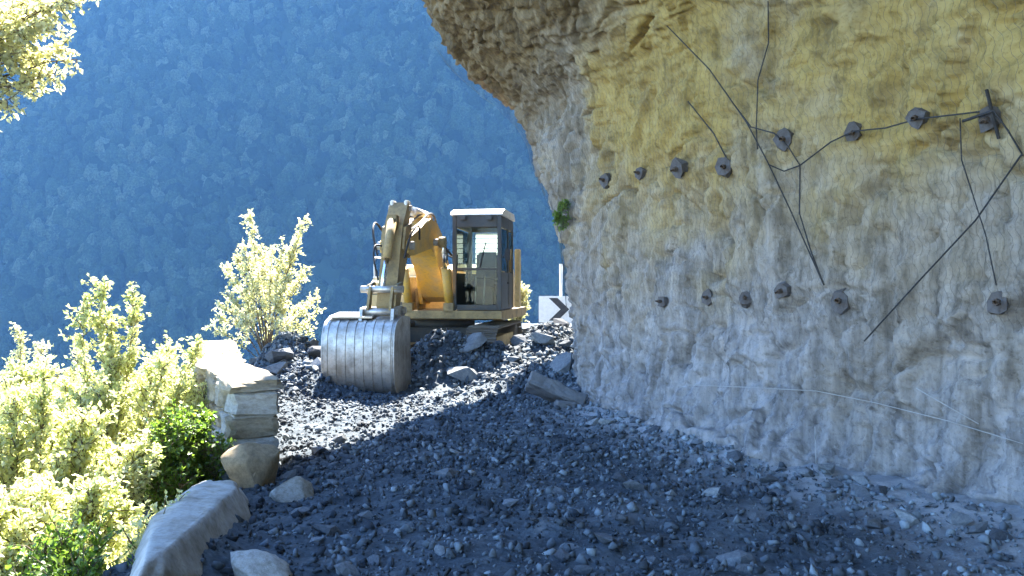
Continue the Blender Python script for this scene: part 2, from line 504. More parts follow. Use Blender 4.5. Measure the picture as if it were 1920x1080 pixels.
# ------------------------------------------------------------------ the overhanging cliff
LV = [
 (-0.8, [(5.0,-14),(4.6,-5),(4.2,1),(3.45,5.3),(1.90,8.0),(1.12,10.4),(0.92,12.1),(1.6,14.5),(4,18),(12,24)]),
 (0.0,  [(5.0,-14),(4.6,-5),(4.2,1),(3.50,5.4),(1.98,8.2),(1.18,10.6),(0.93,12.2),(1.5,14.5),(4,18),(12,24)]),
 (0.5,  [(5.0,-14),(4.6,-5),(4.2,1),(3.52,5.7),(2.05,8.6),(1.18,11.0),(0.90,12.35),(1.45,14.6),(4,18),(12,24)]),
 (1.4,  [(4.9,-14),(4.5,-5),(4.1,1),(3.48,5.9),(2.02,8.9),(1.10,11.3),(0.83,12.5),(1.35,14.8),(4,18.2),(12,24)]),
 (2.6,  [(4.8,-14),(4.4,-5),(4.0,1),(3.42,6.0),(1.95,9.2),(0.98,11.7),(0.70,12.9),(1.2,15.1),(3.8,18.4),(12,24.5)]),
 (3.4,  [(4.6,-14),(4.3,-5),(3.9,1),(3.34,6.1),(1.85,9.5),(0.82,12.2),(0.46,13.7),(1.0,16.0),(3.5,19),(12,25)]),
 (4.2,  [(4.4,-14),(4.0,-5),(3.7,1),(3.25,6.2),(1.70,9.8),(0.56,12.8),(0.28,14.4),(0.9,17.0),(3.3,20),(12,25.5)]),
 (4.8,  [(3.9,-14),(3.5,-5),(3.3,1),(3.00,6.3),(1.25,9.9),(0.02,12.8),(-0.16,14.7),(0.5,17.6),(3.0,20.6),(12,26)]),
 (5.4,  [(2.9,-14),(2.7,-5),(2.6,1),(2.40,6.2),(0.55,9.8),(-0.68,12.7),(-0.88,15.0),(0.1,18.0),(2.8,21),(12,26)]),
 (6.1,  [(1.8,-14),(1.6,-5),(1.5,1),(1.30,6.1),(-0.35,9.7),(-1.28,12.8),(-1.38,15.4),(-0.35,18.3),(2.6,21.4),(12,26)]),
 (7.0,  [(0.4,-14),(0.3,-5),(0.1,1),(-0.1,6.0),(-1.35,9.7),(-1.75,13.4),(-1.56,16.0),(-0.5,18.5),(2.6,22),(12,26.5)]),
 (8.0,  [(-0.9,-14),(-1.1,-5),(-1.3,1),(-1.6,6.2),(-2.1,10.5),(-2.15,15.3),(-1.38,16.2),(-0.4,18.6),(2.6,22.2),(12,26.5)]),
 (9.5,  [(-1.0,-14),(-1.2,-5),(-1.4,1),(-1.7,6.2),(-2.0,10.5),(-1.9,14.6),(-1.3,16.6),(-0.3,19.2),(2.8,22.2),(12,26.5)]),
 (13.,  [(0.6,-14),(0.4,-5),(0.2,1),(0.1,6.2),(0.0,10.5),(0.2,14.4),(0.8,16.4),(1.6,19.0),(4.4,22),(13,26.5)]),
 (18.,  [(4,-14),(3.8,-5),(3.6,1),(3.5,6.2),(3.4,10.5),(3.6,14.4),(4,16.4),(4.6,19.0),(7,22),(14,26.5)]),
 (19.,  [(12,-14),(12,-5),(12,1),(12,6.2),(12,10.5),(12,14.4),(12,16.4),(12,19.0),(13,21),(15,26)]),
]
CP = np.array([[(x, y, z) for x, y in pts] for z, pts in LV])      # levels, j, 3

def cr_weights(t, n):
    t = np.clip(t, 0, n - 1 - 1e-6)
    i = np.floor(t).astype(int); f = t - i
    W = np.zeros((len(t), n))
    w4 = np.stack([-0.5*f**3 + f**2 - 0.5*f, 1.5*f**3 - 2.5*f**2 + 1, -1.5*f**3 + 2*f**2 + 0.5*f, 0.5*f**3 - 0.5*f**2], 1)
    for k in range(4):
        np.add.at(W, (np.arange(len(t)), np.clip(i - 1 + k, 0, n - 1)), w4[:, k])
    return W
def surf(tl, tj):
    return np.einsum('al,ljc,bj->abc', cr_weights(tl, CP.shape[0]), CP, cr_weights(tj, CP.shape[1]))
def gnormals(P):
    du = np.gradient(P, axis=0); dv = np.gradient(P, axis=1)
    nn = np.cross(du, dv)
    nn /= np.linalg.norm(nn, axis=-1, keepdims=True) + 1e-9
    return nn
tl = np.concatenate([np.linspace(0, 1, 14, endpoint=False), np.linspace(1, 10, 330, endpoint=False), np.linspace(10, 15, 60)])
tj = np.concatenate([np.linspace(0, 2, 24, endpoint=False), np.linspace(2, 3, 70, endpoint=False), np.linspace(3, 6, 330, endpoint=False),
                     np.linspace(6, 7, 70, endpoint=False), np.linspace(7, 9, 36)])
P = surf(tl, tj)
Nn = gnormals(P)
if Nn[100, 250, 0] > 0: Nn = -Nn                 # outward: towards the road
q = P.reshape(-1, 3)
zz = q[:, 2]
warp = np.stack([fbm(q * 0.9 + 3, 3), fbm(q * 0.9 + 33, 3), fbm(q * 0.9 + 63, 3)], 1)
amp_top = np.clip((zz - 3.2) / 2.0, 0, 1)
d = 0.20 * fbm(q * 0.45 + 1, 3)
d += 0.13 * (1 - 0.6 * amp_top) * (ridged(q * np.array([0.9, 0.9, 0.7]) + warp * 0.5, 3) - 0.5)
fl = q * np.array([2.6, 2.6, 0.42])
d += 0.075 * (ridged(fl + warp * 0.5, 3) - 0.5) * (1 - amp_top)
# slanted bedding in the roof
bd = q @ np.array([0.45, 0.15, 0.88]); bd2 = np.stack([bd * 4.2, q[:, 1] * 0.35, q[:, 0] * 0.35], 1)
d += 0.17 * amp_top * (ridged(bd2 + warp * 0.5, 3) - 0.5)
d += 0.035 * fbm(q * 3.1 + warp, 4, 0.6)
wq = q + warp * 0.25
d += 0.065 * worley_facets(wq * np.array([1.7, 1.7, 1.1]), 0.9, 3)
d += 0.042 * worley_facets(wq @ np.array([[.8, .6, 0], [-.6, .8, .2], [.1, -.2, 1]]) * np.array([4.6, 4.6, 3.0]), 1.0, 11)
d += 0.022 * worley_facets(wq * np.array([11., 11., 7.5]), 1.0, 23)
# chipped facets
cell = np.abs(pnoise(q * np.array([3.6, 3.6, 2.4]) + warp * 1.5)) + 0.5 * np.abs(pnoise(q * 8.0 + warp))
d += 0.05 * cell
d += 0.022 * fbm(q * 11, 3, 0.65)
low = np.clip(1 - zz / 1.3, 0, 1)
d += 0.06 * low * (ridged(q * np.array([2.2, 2.2, 3.0]) + warp, 4) - 0.5)
for fr_, wd_, am_, sd_ in ((np.array([.55, .55, .35]), .03, .17, 40), (np.array([1.1, 1.1, .9]), .04, .10, 70), (np.array([1.9, 1.9, 2.6]), .05, .07, 90)):
    cn_ = pnoise(q * fr_ + warp * .6 + sd_)
    d -= am_ * np.exp(-(cn_ / wd_) ** 2) * np.clip(.5 + 2 * fbm(q * .7 + sd_, 2), 0, 1)
d = np.where(zz > 10, d * 3, d)
# keep the edge that casts the shadow near its measured line
d -= 0.10
Q = q + Nn.reshape(-1, 3) * d[:, None]
nl, nj = len(tl), len(tj)
me = mesh_np('rock', Q, grid_faces(nl, nj), False)
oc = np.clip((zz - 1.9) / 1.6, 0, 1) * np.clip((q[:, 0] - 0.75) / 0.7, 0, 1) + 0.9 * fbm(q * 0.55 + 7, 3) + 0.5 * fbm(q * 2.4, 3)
oc = np.clip(oc * 1.1 - 0.05, 0, 1) * np.clip((zz - 0.7) / 1.3, 0, 1) * np.clip(1 - (zz - 5.5) / 1.5, 0, 1)  # height mask: ochre stain plus painted bounce light on the upper rock
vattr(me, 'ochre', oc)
vattr(me, 'pale', np.clip((2.3 - zz) / 1.7 + .45 * fbm(q * .8 + 51, 3) - .25 * np.clip(q[:, 0] - 2.2, 0, 2), 0, .9))  # height mask: pale dust plus painted blue skylight towards the foot
be = np.clip((zz - 3.7) / 1.2, 0, 1) * np.clip((1.0 - q[:, 0]) / 0.8, 0, 1) + np.clip((zz - 4.5), 0, 1) + 0.7 * fbm(q * 0.8 + 19, 3)
vattr(me, 'bed', np.clip(be * 0.9 - 0.05, 0, 1))
cliff = empty('cliff', (2.5, 9, 0))
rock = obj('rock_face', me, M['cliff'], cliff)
rock.matrix_parent_inverse = Matrix.Translation((-2.5, -9, 0))
tag(cliff, 'overhanging limestone cliff stained grey and ochre with painted bounce light leaning over the road', 'cliff', kind='structure')
bvh = BVHTree.FromPolygons([Vector(v) for v in Q], grid_faces(nl, nj).tolist())

def on_cliff(pxx, pyy, lift=0.02):
    d_ = Vector(((pxx - 960) / FPX, 1.0, (540 - pyy) / FPX)).normalized()
    h, nrm, _, dist = bvh.ray_cast(CAM, d_)
    if h is None: return None, None
    if nrm.dot(d_) > 0: nrm = -nrm
    return h + nrm * lift, nrm

# ------------------------------------------------------------------ tubes
def tube_np(paths, radii, sides=5):
    VV, FF = [], []; off = 0
    for pts, rad in zip(paths, radii):
        p = np.asarray(pts, float); n_ = len(p)
        t = np.gradient(p, axis=0); t /= np.linalg.norm(t, axis=1, keepdims=True) + 1e-9
        ref = np.where(np.abs(t[:, 2:3]) > 0.9, np.array([[1., 0, 0]]), np.array([[0, 0, 1.]]))
        u = np.cross(t, ref); u /= np.linalg.norm(u, axis=1, keepdims=True) + 1e-9
        v = np.cross(t, u)
        a = np.arange(sides) / sides * 2 * np.pi
        rr = np.broadcast_to(np.asarray(rad, float), (n_,))
        ring = p[:, None] + rr[:, None, None] * (np.cos(a)[None, :, None] * u[:, None] + np.sin(a)[None, :, None] * v[:, None])
        VV.append(ring.reshape(-1, 3))
        idx = np.arange(n_ * sides).reshape(n_, sides)
        nx = np.roll(idx, -1, 1)
        FF.append(np.stack([idx[:-1], nx[:-1], nx[1:], idx[1:]], -1).reshape(-1, 4) + off)
        off += n_ * sides
    return np.concatenate(VV), np.concatenate(FF)

def smooth_path(pts, n_=6):
    p = np.array(pts, float)
    W = cr_weights(np.linspace(0, len(p) - 1, (len(p) - 1) * n_ + 1), len(p))
    return W @ p

def cliff_cable(name, pix, label, mat='cable', rad=0.0065, cat='cable', group=None):
    dirs, dist = [], []
    for k in range(len(pix) - 1):
        (x0, y0), (x1, y1) = pix[k], pix[k + 1]
        m_ = max(1, int(math.hypot(x1 - x0, y1 - y0) / 9))
        for i in range(m_ + (k == len(pix) - 2)):
            f = i / m_
            d_ = Vector(((x0 + (x1 - x0) * f - 960) / FPX, 1.0, (540 - y0 - (y1 - y0) * f) / FPX)).normalized()
            h_ = bvh.ray_cast(CAM, d_)
            if h_[0] is not None:
                dirs.append(d_); dist.append(h_[3])
    # a taut cable bridges the hollows: it touches only what stands proud
    dist = np.array(dist); n_ = len(dist)
    mn = np.array([dist[max(0, i - 4):i + 5].min() for i in range(n_)])
    av = np.array([mn[max(0, i - 4):i + 5].mean() for i in range(n_)])
    pts = [CAM + d_ * float(t_ - 0.015) for d_, t_ in zip(dirs, av)]
    V, F = tube_np([np.array([tuple(p) for p in pts])], [rad], 6)
    return tag(obj(name, mesh_np(name, V, F, True), M[mat]), label, cat, group)

cliff_cable('steel_cable', [(1250, 48), (1330, 130), (1400, 230), (1440, 305), (1480, 390), (1545, 535)], 'long dark cable running diagonally down the cliff from the dark roof recess')
cliff_cable('steel_cable', [(1440, 308), (1470, 321), (1500, 310), (1558, 266), (1600, 246), (1660, 240), (1720, 223), (1800, 214), (1862, 206)], 'dark cable strung between the upper row of anchor plates on the cliff')
cliff_cable('steel_cable', [(1372, 190), (1408, 238), (1452, 250), (1478, 275), (1500, 310)], 'short dark cable looping onto the first plate of the upper row')
cliff_cable('steel_cable', [(1500, 310), (1499, 400), (1520, 470), (1545, 535)], 'dark cable hanging straight down from the sagging upper cable')
cliff_cable('steel_cable', [(1915, 290), (1830, 412), (1720, 530), (1620, 640)], 'dark cable slanting steeply down left across the netted rock')
cliff_cable('steel_cable', [(1862, 206), (1890, 245), (1918, 292)], 'short dark cable dropping right from the bracket with the upright bar')
cliff_cable('steel_cable', [(1440, 2), (1441, 80), (1421, 150), (1418, 240), (1420, 280)], 'thin dark cable hanging from the cliff roof to the upper cables', rad=0.006)
cliff_cable('steel_cable', [(1290, 190), (1338, 250), (1364, 300)], 'thin dark cable leading down to the last plate of the pale patch', rad=0.007)
cliff_cable('steel_cable', [(1800, 222), (1803, 300), (1848, 440), (1868, 535)], 'thin dark cable sagging below the bracket with the upright bar', rad=0.005)
cliff_cable('rope', [(1290, 722), (1400, 726), (1530, 733), (1640, 755), (1780, 790), (1918, 832)], 'long pale rope strung across the foot of the cliff', 'rope', 0.0035, 'rope')
cliff_cable('rope', [(1718, 728), (1770, 758), (1835, 795)], 'short pale rope lying above the long pale rope at the cliff foot', 'rope', 0.004, 'rope')
cliff_cable('rope', [(1528, 800), (1530, 860), (1531, 915)], 'pale rope end hanging straight down at the cliff foot', 'rope', 0.004, 'rope')

def anchor(pxx, pyy, size, label, group, bar=0.0):
    h, nrm = on_cliff(pxx, pyy, 0.07)
    if h is None: return
    acc = Vector((0, 0, 0))
    for ox in (-30, 0, 30):
        for oy in (-30, 0, 30):
            h2, n2_ = on_cliff(pxx + ox, pyy + oy)
            if n2_ is not None: acc += n2_
    nrm = acc.normalized()
    size *= .82
    root = empty('anchor_plate', h)
    zax = nrm; xax = Vector((0, 0, 1)).cross(zax).normalized(); yax = zax.cross(xax)
    root.rotation_euler = Matrix((xax, yax, zax)).transposed().to_euler()
    bm = bmesh.new()
    rr = random.Random(int(pxx * 7 + pyy))
    vs = []
    nn = 7
    for zz_ in (-0.08, 0.012):
        vs.append([bm.verts.new((size * (0.5 + rr.uniform(-.16, .12)) * math.cos(k / nn * 6.283 + .4) * 1.0, size * (0.62 + rr.uniform(-.2, .14)) * math.sin(k / nn * 6.283 + .4), zz_)) for k in range(nn)])
    bm.faces.new(vs[1]); bm.faces.new(vs[0][::-1])
    for k in range(nn): bm.faces.new((vs[0][k], vs[0][(k + 1) % nn], vs[1][(k + 1) % nn], vs[1][k]))
    me_ = bpy.data.meshes.new('plate'); bm.to_mesh(me_); bm.free()
    obj('plate', me_, M['plate'], root)
    bm = bmesh.new()
    bmesh.ops.create_cone(bm, cap_ends=True, segments=6, radius1=size * .16, radius2=size * .14, depth=0.05, matrix=Matrix.Translation((0, 0, 0.035)))
    me_ = bpy.data.meshes.new('nut'); bm.to_mesh(me_); bm.free()
    obj('nut', me_, M['rust'], root)
    V, F = tube_np([[(0, 0, 0.0), (0.004, 0, 0.10)]], [size * 0.07], 6)
    obj('bolt', mesh_np('bolt', V, F), M['rust'], root)
    if bar:
        V, F = tube_np([[(size * .4, -bar * .4, 0.03), (size * .38, bar * .6, 0.05)]], [0.014], 6)
        obj('upright_bar', mesh_np('bar', V, F), M['cable'], root)
        V, F = tube_np([[(-size * 1.0, 0.02, 0.03), (size * .5, 0.06, 0.05)]], [0.011], 6)
        obj('cross_bar', mesh_np('bar', V, F), M['cable'], root)
    tag(root, label, 'anchor plate', group)
for k, (a_, b_, s_) in enumerate([(1470, 263, .21), (1600, 246, .16), (1720, 223, .17)]):
    anchor(a_, b_, s_, ['dark anchor plate at the low end of the upper cable row', 'middle small anchor plate on the upper cable', 'anchor plate beside the bracket with the upright bar'][k], 'upper cable anchors')
anchor(1848, 214, .20, 'anchor bracket with an upright bar at the end of the upper cable', 'upper cable anchors', 0.36)
for k, (a_, b_, s_) in enumerate([(1142, 341, .20), (1206, 330, .18), (1277, 311, .22), (1365, 308, .20)]):
    anchor(a_, b_, s_, ['first dark anchor plate by the cliff corner on the pale rock', 'second dark anchor plate from the cliff corner', 'round dark anchor plate in the pale rock patch', 'dark anchor plate where the thin cable ends'][k], 'anchors in the pale rock patch')
for k, (a_, b_, s_) in enumerate([(1250, 572, .15), (1325, 562, .17), (1396, 562, .16), (1470, 553, .17), (1566, 560, .22), (1872, 566, .2)]):
    anchor(a_, b_, s_, ['dusty anchor plate nearest the cliff corner in the low row', 'second dusty anchor plate from the cliff corner in the low row', 'third dusty anchor plate from the cliff corner in the low row', 'dusty anchor plate next to the large one where two cables meet', 'large dusty anchor plate where two dark cables meet', 'dusty anchor plate below the thin sagging cable'][k], 'low row of anchor plates')

# rockfall net of zigzag wires, a hand's breadth off the rock
sm = surf(np.linspace(2.9, 8.4, 120), np.linspace(2.5, 6.25, 200))
smn = gnormals(sm)
if smn[40, 80, 0] > 0: smn = -smn
tree_pts = []
ulen = np.concatenate([[0], np.cumsum(np.linalg.norm(np.diff(sm[60], axis=0), axis=1))])
vlen = np.concatenate([[0], np.cumsum(np.linalg.norm(np.diff(sm[:, 60], axis=0), axis=1))])
paths = []
nu = int(ulen[-1] / 0.075); nv = int(vlen[-1] / 0.05)
uu = np.interp(np.linspace(0, ulen[-1], nu * 2), ulen, np.arange(200))
vv = np.interp(np.linspace(0, vlen[-1], nv), vlen, np.arange(120))
def bil(A, a_, b_):
    i = np.clip(np.floor(a_).astype(int), 0, A.shape[0] - 2); j = np.clip(np.floor(b_).astype(int), 0, A.shape[1] - 2)
    f = (a_ - i)[..., None]; g = (b_ - j)[..., None]
    return (A[i, j] * (1 - f) + A[i + 1, j] * f) * (1 - g) + (A[i, j + 1] * (1 - f) + A[i + 1, j + 1] * f) * g
for c_ in range(nu):
    zig = np.where((np.arange(nv) // 2) % 2 == 0, 0, 1)
    ui = uu[np.clip(2 * c_ + zig, 0, len(uu) - 1)]
    if c_ % 1 == 0:
        pos = bil(sm, vv, ui); nr = bil(smn, vv, ui)
        off = 0.03 + 0.05 * (fbm(pos * 1.3, 2) + 0.5)
        off = off + np.clip((pos[:, 1] - 13.2) / 2.0, 0, 1) * 0.10
        pp = pos + nr * off[:, None]
        paths.append(pp)
V, F = tube_np(paths, [0.0013] * len(paths), 3)
tag(obj('rockfall_net', mesh_np('rockfall_net', V, F, True), M['net']), 'fine wire rockfall net hanging over the cliff face behind the cables', 'net')

# ------------------------------------------------------------------ stones
def hull_stone(seed, n_=11, flat=0.65):
    rr = random.Random(seed)
    bm = bmesh.new()
    for _ in range(n_):
        v = Vector((rr.gauss(0, 1), rr.gauss(0, 1), rr.gauss(0, 1))).normalized() * rr.uniform(0.75, 1.0)
        bm.verts.new((v.x, v.y * rr.uniform(.7, 1), v.z * flat))
    res = bmesh.ops.convex_hull(bm, input=bm.verts)
    bmesh.ops.delete(bm, geom=[g for g in res['geom_interior'] if isinstance(g, bmesh.types.BMVert)], context='VERTS')
    bmesh.ops.triangulate(bm, faces=bm.faces)
    bm.verts.index_update()
    V = np.array([v.co[:] for v in bm.verts]); F = np.array([[v.index for v in f.verts] for f in bm.faces])
    bm.free()
    return V, F
PEB = [hull_stone(k, 9 + k % 3, 0.7) for k in range(14)]

# gravel: tens of thousands of small stones on the road and heaps
r = np.random.default_rng(3)
def in_road(x, y, ml=0.0, mr=0.0):
    lim = np.where(y < 12.2, cliff_x(y) + 0.1 - mr, 6.0)
    return (x > edge_x(y) - 0.5 + ml) & (x < lim)
gx, gy, gs = [], [], []
for (n_, y0, y1, s0, s1) in ((11000, 4.3, 8, .008, .024), (10000, 7.5, 13, .010, .032), (9000, 11.5, 24, .018, .055), (5200, 4.3, 9, .022, .06), (4200, 8, 13, .028, .065)):
    yy = r.uniform(y0, y1, n_); xx = r.uniform(-5.3, 5.0, n_)
    k = in_road(xx, yy); gx.append(xx[k]); gy.append(yy[k])
    gs.append(s0 + (s1 - s0) * r.uniform(0, 1, k.sum()) ** 2.2)
# heaps get coarser, denser rubble
for mx_, my_, sx, sy, h in MOUNDS[:8]:
    n_ = int(900 * sx * sy + 500)
    gx.append(r.normal(mx_, sx * .8, n_)); gy.append(r.normal(my_, sy * .8, n_)); gs.append(0.02 + 0.075 * r.uniform(0, 1, n_) ** 3)
gx = np.concatenate(gx); gy = np.concatenate(gy); gs = np.concatenate(gs)
k = in_road(gx, gy) & (gy > 4); gx, gy, gs = gx[k], gy[k], gs[k]
n_ = len(gx)
gzv = gh(gx, gy)
sc = gs[:, None] * r.uniform(0.7, 1.3, (n_, 3))
V, F, T = merge_instances(PEB, r.integers(0, len(PEB), n_), np.stack([gx, gy, gzv + gs * 0.25], -1), randrot(n_, r), sc, np.clip(r.beta(1.6, 2.7, n_) + .28 * dust_at(gx, gy) + .5 * fbm(xyz(gx, gy) * .9, 3), 0, 1))
me = mesh_np('gravel', V, F, False)
vattr(me, 'tone', T)
tag(obj('gravel', me, M['gravel']), 'crushed dark stone covering the road and the heaps', 'gravel', kind='stuff')

# larger loose stones, each one its own object
def rock_mesh(seed, flat=0.6, amp=0.35):
    V, F = hull_stone(seed + 100, 16, flat)
    bm = bmesh.new()
    vs = [bm.verts.new(v) for v in V]
    for f in F: bm.faces.new([vs[i] for i in f])
    bmesh.ops.subdivide_edges(bm, edges=bm.edges[:], cuts=1, use_grid_fill=True)
    P_ = np.array([v.co[:] for v in bm.verts])
    dd = 0.10 * fbm(P_ * 2.2 + seed, 3)
    for v, a_ in zip(bm.verts, dd): v.co *= 1 + a_
    me_ = bpy.data.meshes.new('stone'); bm.to_mesh(me_); bm.free()
    me_.materials.append(M['rock'])
    return me_
ROCKS = [rock_mesh(k, 0.45 + 0.05 * (k % 5)) for k in range(12)]
def put_stone(name, x, y, s_, label, group, seed, sink=0.25, flat=None):
    rr = random.Random(seed)
    o = bpy.data.objects.new(name, ROCKS[rr.randrange(12)])
    COL.objects.link(o)
    o.location = (x, y, gz(x, y) + s_ * (0.5 - sink) * 0.6)
    o.rotation_euler = (rr.uniform(-.5, .5), rr.uniform(-.5, .5), rr.uniform(0, 6.28))
    o.scale = (s_, s_ * rr.uniform(.6, 1), s_ * rr.uniform(.6, 1))
    return tag(o, label, 'stone', group)
rr = random.Random(11)
cnt = 0
while cnt < 95:
    y = 4.9 + 6.5 * rr.random() ** 1.2; x = rr.uniform(-2.0, 3.2)
    if not (edge_x(y) + .1 < x < cliff_x(y) - .1): continue
    put_stone('stone', x, y, rr.uniform(.035, .085) if rr.random() < .8 else rr.uniform(.09, .15), 'angular grey stone loose on the dark shaded road', 'loose stones on the shaded road', 500 + cnt)
    cnt += 1
cnt = 0
while cnt < 46:
    m_ = rr.choice(MOUNDS[:2] + MOUNDS[2:3])
    x = rr.gauss(m_[0], m_[2] * .7); y = rr.gauss(m_[1], m_[3] * .7)
    if x < edge_x(y) - .2 or y > 15.9: continue
    put_stone('stone', x, y, rr.uniform(.08, .2) if cnt % 3 else rr.uniform(.22, .40), 'broken stone in the rubble heaps around the excavator bucket', 'stones of the heaps by the bucket', 700 + cnt)
    cnt += 1
cnt = 0
while cnt < 40:
    m_ = rr.choice([MOUNDS[3], MOUNDS[5], MOUNDS[6]])
    x = rr.gauss(m_[0], m_[2] * .6); y = rr.gauss(m_[1], m_[3] * .6)
    if y < 12.6: continue
    put_stone('stone', x, y, rr.uniform(.10, .22) if cnt % 3 else rr.uniform(.24, .42), 'sunlit stone in the pale heap between excavator and cliff corner', 'stones of the sunlit heap by the cliff corner', 900 + cnt)
    cnt += 1
cnt = 0
while cnt < 40:
    y = rr.uniform(4.8, 10.5); x = cliff_x(y) - abs(rr.gauss(0, .25)) + .05
    put_stone('stone', x, y, rr.uniform(.05, .14), 'fallen rock piece lying along the foot of the cliff', 'rock pieces along the cliff foot', 1200 + cnt)
    cnt += 1

# ------------------------------------------------------------------ box helpers for built things
def bm_box(bm, c, s, rot=None):
    m_ = Matrix.Translation(c) @ (rot.to_4x4() if rot is not None else Matrix()) @ Matrix.Diagonal((*s, 1))
    bmesh.ops.create_cube(bm, size=1, matrix=m_)
def finish(name, bm, mat, parent=None, bevel=0.0, smooth=False, seg=2):
    if bevel:
        bmesh.ops.bevel(bm, geom=[e for e in bm.edges if e.calc_face_angle(0) > 0.5], offset=bevel, segments=seg, affect='EDGES', clamp_overlap=True)
    bmesh.ops.recalc_face_normals(bm, faces=bm.faces)
    me_ = bpy.data.meshes.new(name); bm.to_mesh(me_); bm.free()
    if smooth:
        me_.polygons.foreach_set('use_smooth', [True] * len(me_.polygons))
    return obj(name, me_, mat, parent)
def box(name, c, s, mat, parent, bevel=0.01, rot=None):
    bm = bmesh.new(); bm_box(bm, c, s, rot)
    return finish(name, bm, mat, parent, bevel)
def prism(name, poly, x0, x1, mat, parent, bevel=0.01, smooth=False):
    """poly: list of (y,z) swept along x"""
    bm = bmesh.new()
    a_ = [bm.verts.new((x0, y, z)) for y, z in poly]; b_ = [bm.verts.new((x1, y, z)) for y, z in poly]
    bm.faces.new(a_[::-1]); bm.faces.new(b_)
    n_ = len(poly)
    for k in range(n_): bm.faces.new((a_[k], a_[(k + 1) % n_], b_[(k + 1) % n_], b_[k]))
    return finish(name, bm, mat, parent, bevel, smooth)
def rod(name, p0, p1, rad, mat, parent, seg=14):
    p0, p1 = Vector(p0), Vector(p1)
    bm = bmesh.new()
    d_ = p1 - p0
    m_ = Matrix.Translation((p0 + p1) / 2) @ d_.to_track_quat('Z', 'Y').to_matrix().to_4x4()
    bmesh.ops.create_cone(bm, cap_ends=True, segments=seg, radius1=rad, radius2=rad, depth=d_.length, matrix=m_)
    o = finish(name, bm, mat, parent)
    for p in o.data.polygons: p.use_smooth = len(p.vertices) == 4
    return o
def hose(name, pts, rad, parent, mat='black'):
    V, F = tube_np([smooth_path(pts, 6)], [rad], 7)
    return obj(name, mesh_np(name, V, F, True), M[mat], parent)

# ------------------------------------------------------------------ parapet wall of rough stones
def wall_stone_mesh(seed):
    rr = random.Random(seed)
    bm = bmesh.new(); bmesh.ops.create_cube(bm, size=1)
    bmesh.ops.bevel(bm, geom=bm.edges[:], offset=0.1, segments=1, affect='EDGES')
    bmesh.ops.subdivide_edges(bm, edges=[e for e in bm.edges if e.calc_length() > .5], cuts=1, use_grid_fill=True)
    P_ = np.array([v.co[:] for v in bm.verts])
    for a_ in range(3):
        dd = 0.17 * fbm(P_ * 1.9 + seed * 3.3 + a_ * 20, 3)
        for v, k in zip(bm.verts, dd): v.co[a_] += k
    bmesh.ops.subdivide_edges(bm, edges=bm.edges[:], cuts=1, use_grid_fill=True)
    P_ = np.array([v.co[:] for v in bm.verts])
    for a_ in range(3):
        dd = 0.06 * fbm(P_ * 5.0 + seed * 5.1 + a_ * 31, 3, .6)
        for v, k in zip(bm.verts, dd): v.co[a_] += k
    me_ = bpy.data.meshes.new('wall_stone'); bm.to_mesh(me_); bm.free()
    me_.materials.append(M['wstone'])
    return me_
WST = [wall_stone_mesh(k) for k in range(10)]
def wall(path, label, height=0.80, thick=0.42, z0=-0.05, cap=True, seed=5, courses=4):
    rr = random.Random(seed)
    root = empty('stone_wall', (*path[0], 0))
    inv = Vector((*path[0], 0))
    for k in range(len(path) - 1):
        a_ = Vector(path[k]); b_ = Vector(path[k + 1]); L = (b_ - a_).length
        ang = math.atan2((b_ - a_).y, (b_ - a_).x)
        dirv = (b_ - a_).normalized()
        zb = z0 - 0.25
        hs = [0.40, 0.22, 0.20, 0.23][:courses]
        tot = sum(hs); hs = [h * (height - zb - (0.10 if cap else 0)) / tot for h in hs]
        for h in hs:
            t_ = 0.0
            while t_ < L - 0.02:
                ln = min(rr.uniform(.25, .48), L - t_)
                if L - t_ - ln < .12: ln = L - t_
                o = bpy.data.objects.new('wall_stone', WST[rr.randrange(10)]); COL.objects.link(o)
                o.parent = root
                c_ = a_ + dirv * (t_ + ln / 2)
                o.location = Vector((c_.x + rr.uniform(-.012, .012), c_.y, zb + h / 2)) - inv
                o.rotation_euler = (rr.uniform(-.04, .04), rr.uniform(-.04, .04), ang + rr.uniform(-.05, .05))
                o.scale = (ln * .98, thick * rr.uniform(.93, 1.06), h * .985)
                t_ += ln
            zb += h
        bm = bmesh.new()
        bm_box(bm, Vector(((a_ + b_).x / 2, (a_ + b_).y / 2, (z0 + height) / 2 - .1)) - inv, (L * .96, thick * .8, height - z0 - .05), Matrix.Rotation(ang, 3, 'Z'))
        finish('mortar_core', bm, M['mortar'], root)
        if cap:
            t_ = 0.0
            while t_ < L - .02:
                ln = min(rr.uniform(.5, .8), L - t_)
                if L - t_ - ln < .2: ln = L - t_
                o = bpy.data.objects.new('coping_stone', WST[rr.randrange(10)]); COL.objects.link(o); o.parent = root
                c_ = a_ + dirv * (t_ + ln / 2)
                o.location = Vector((c_.x, c_.y, height - .05)) - inv
                o.rotation_euler = (0, rr.uniform(-.02, .02), ang); o.scale = (ln, thick * 1.16, .12)
                t_ += ln
    return tag(root, label, 'stone wall')
wall([(-2.23, 7.65), (-3.15, 9.5), (-4.45, 13.3)], 'low rough stone parapet wall with sunlit top beside the bushes')

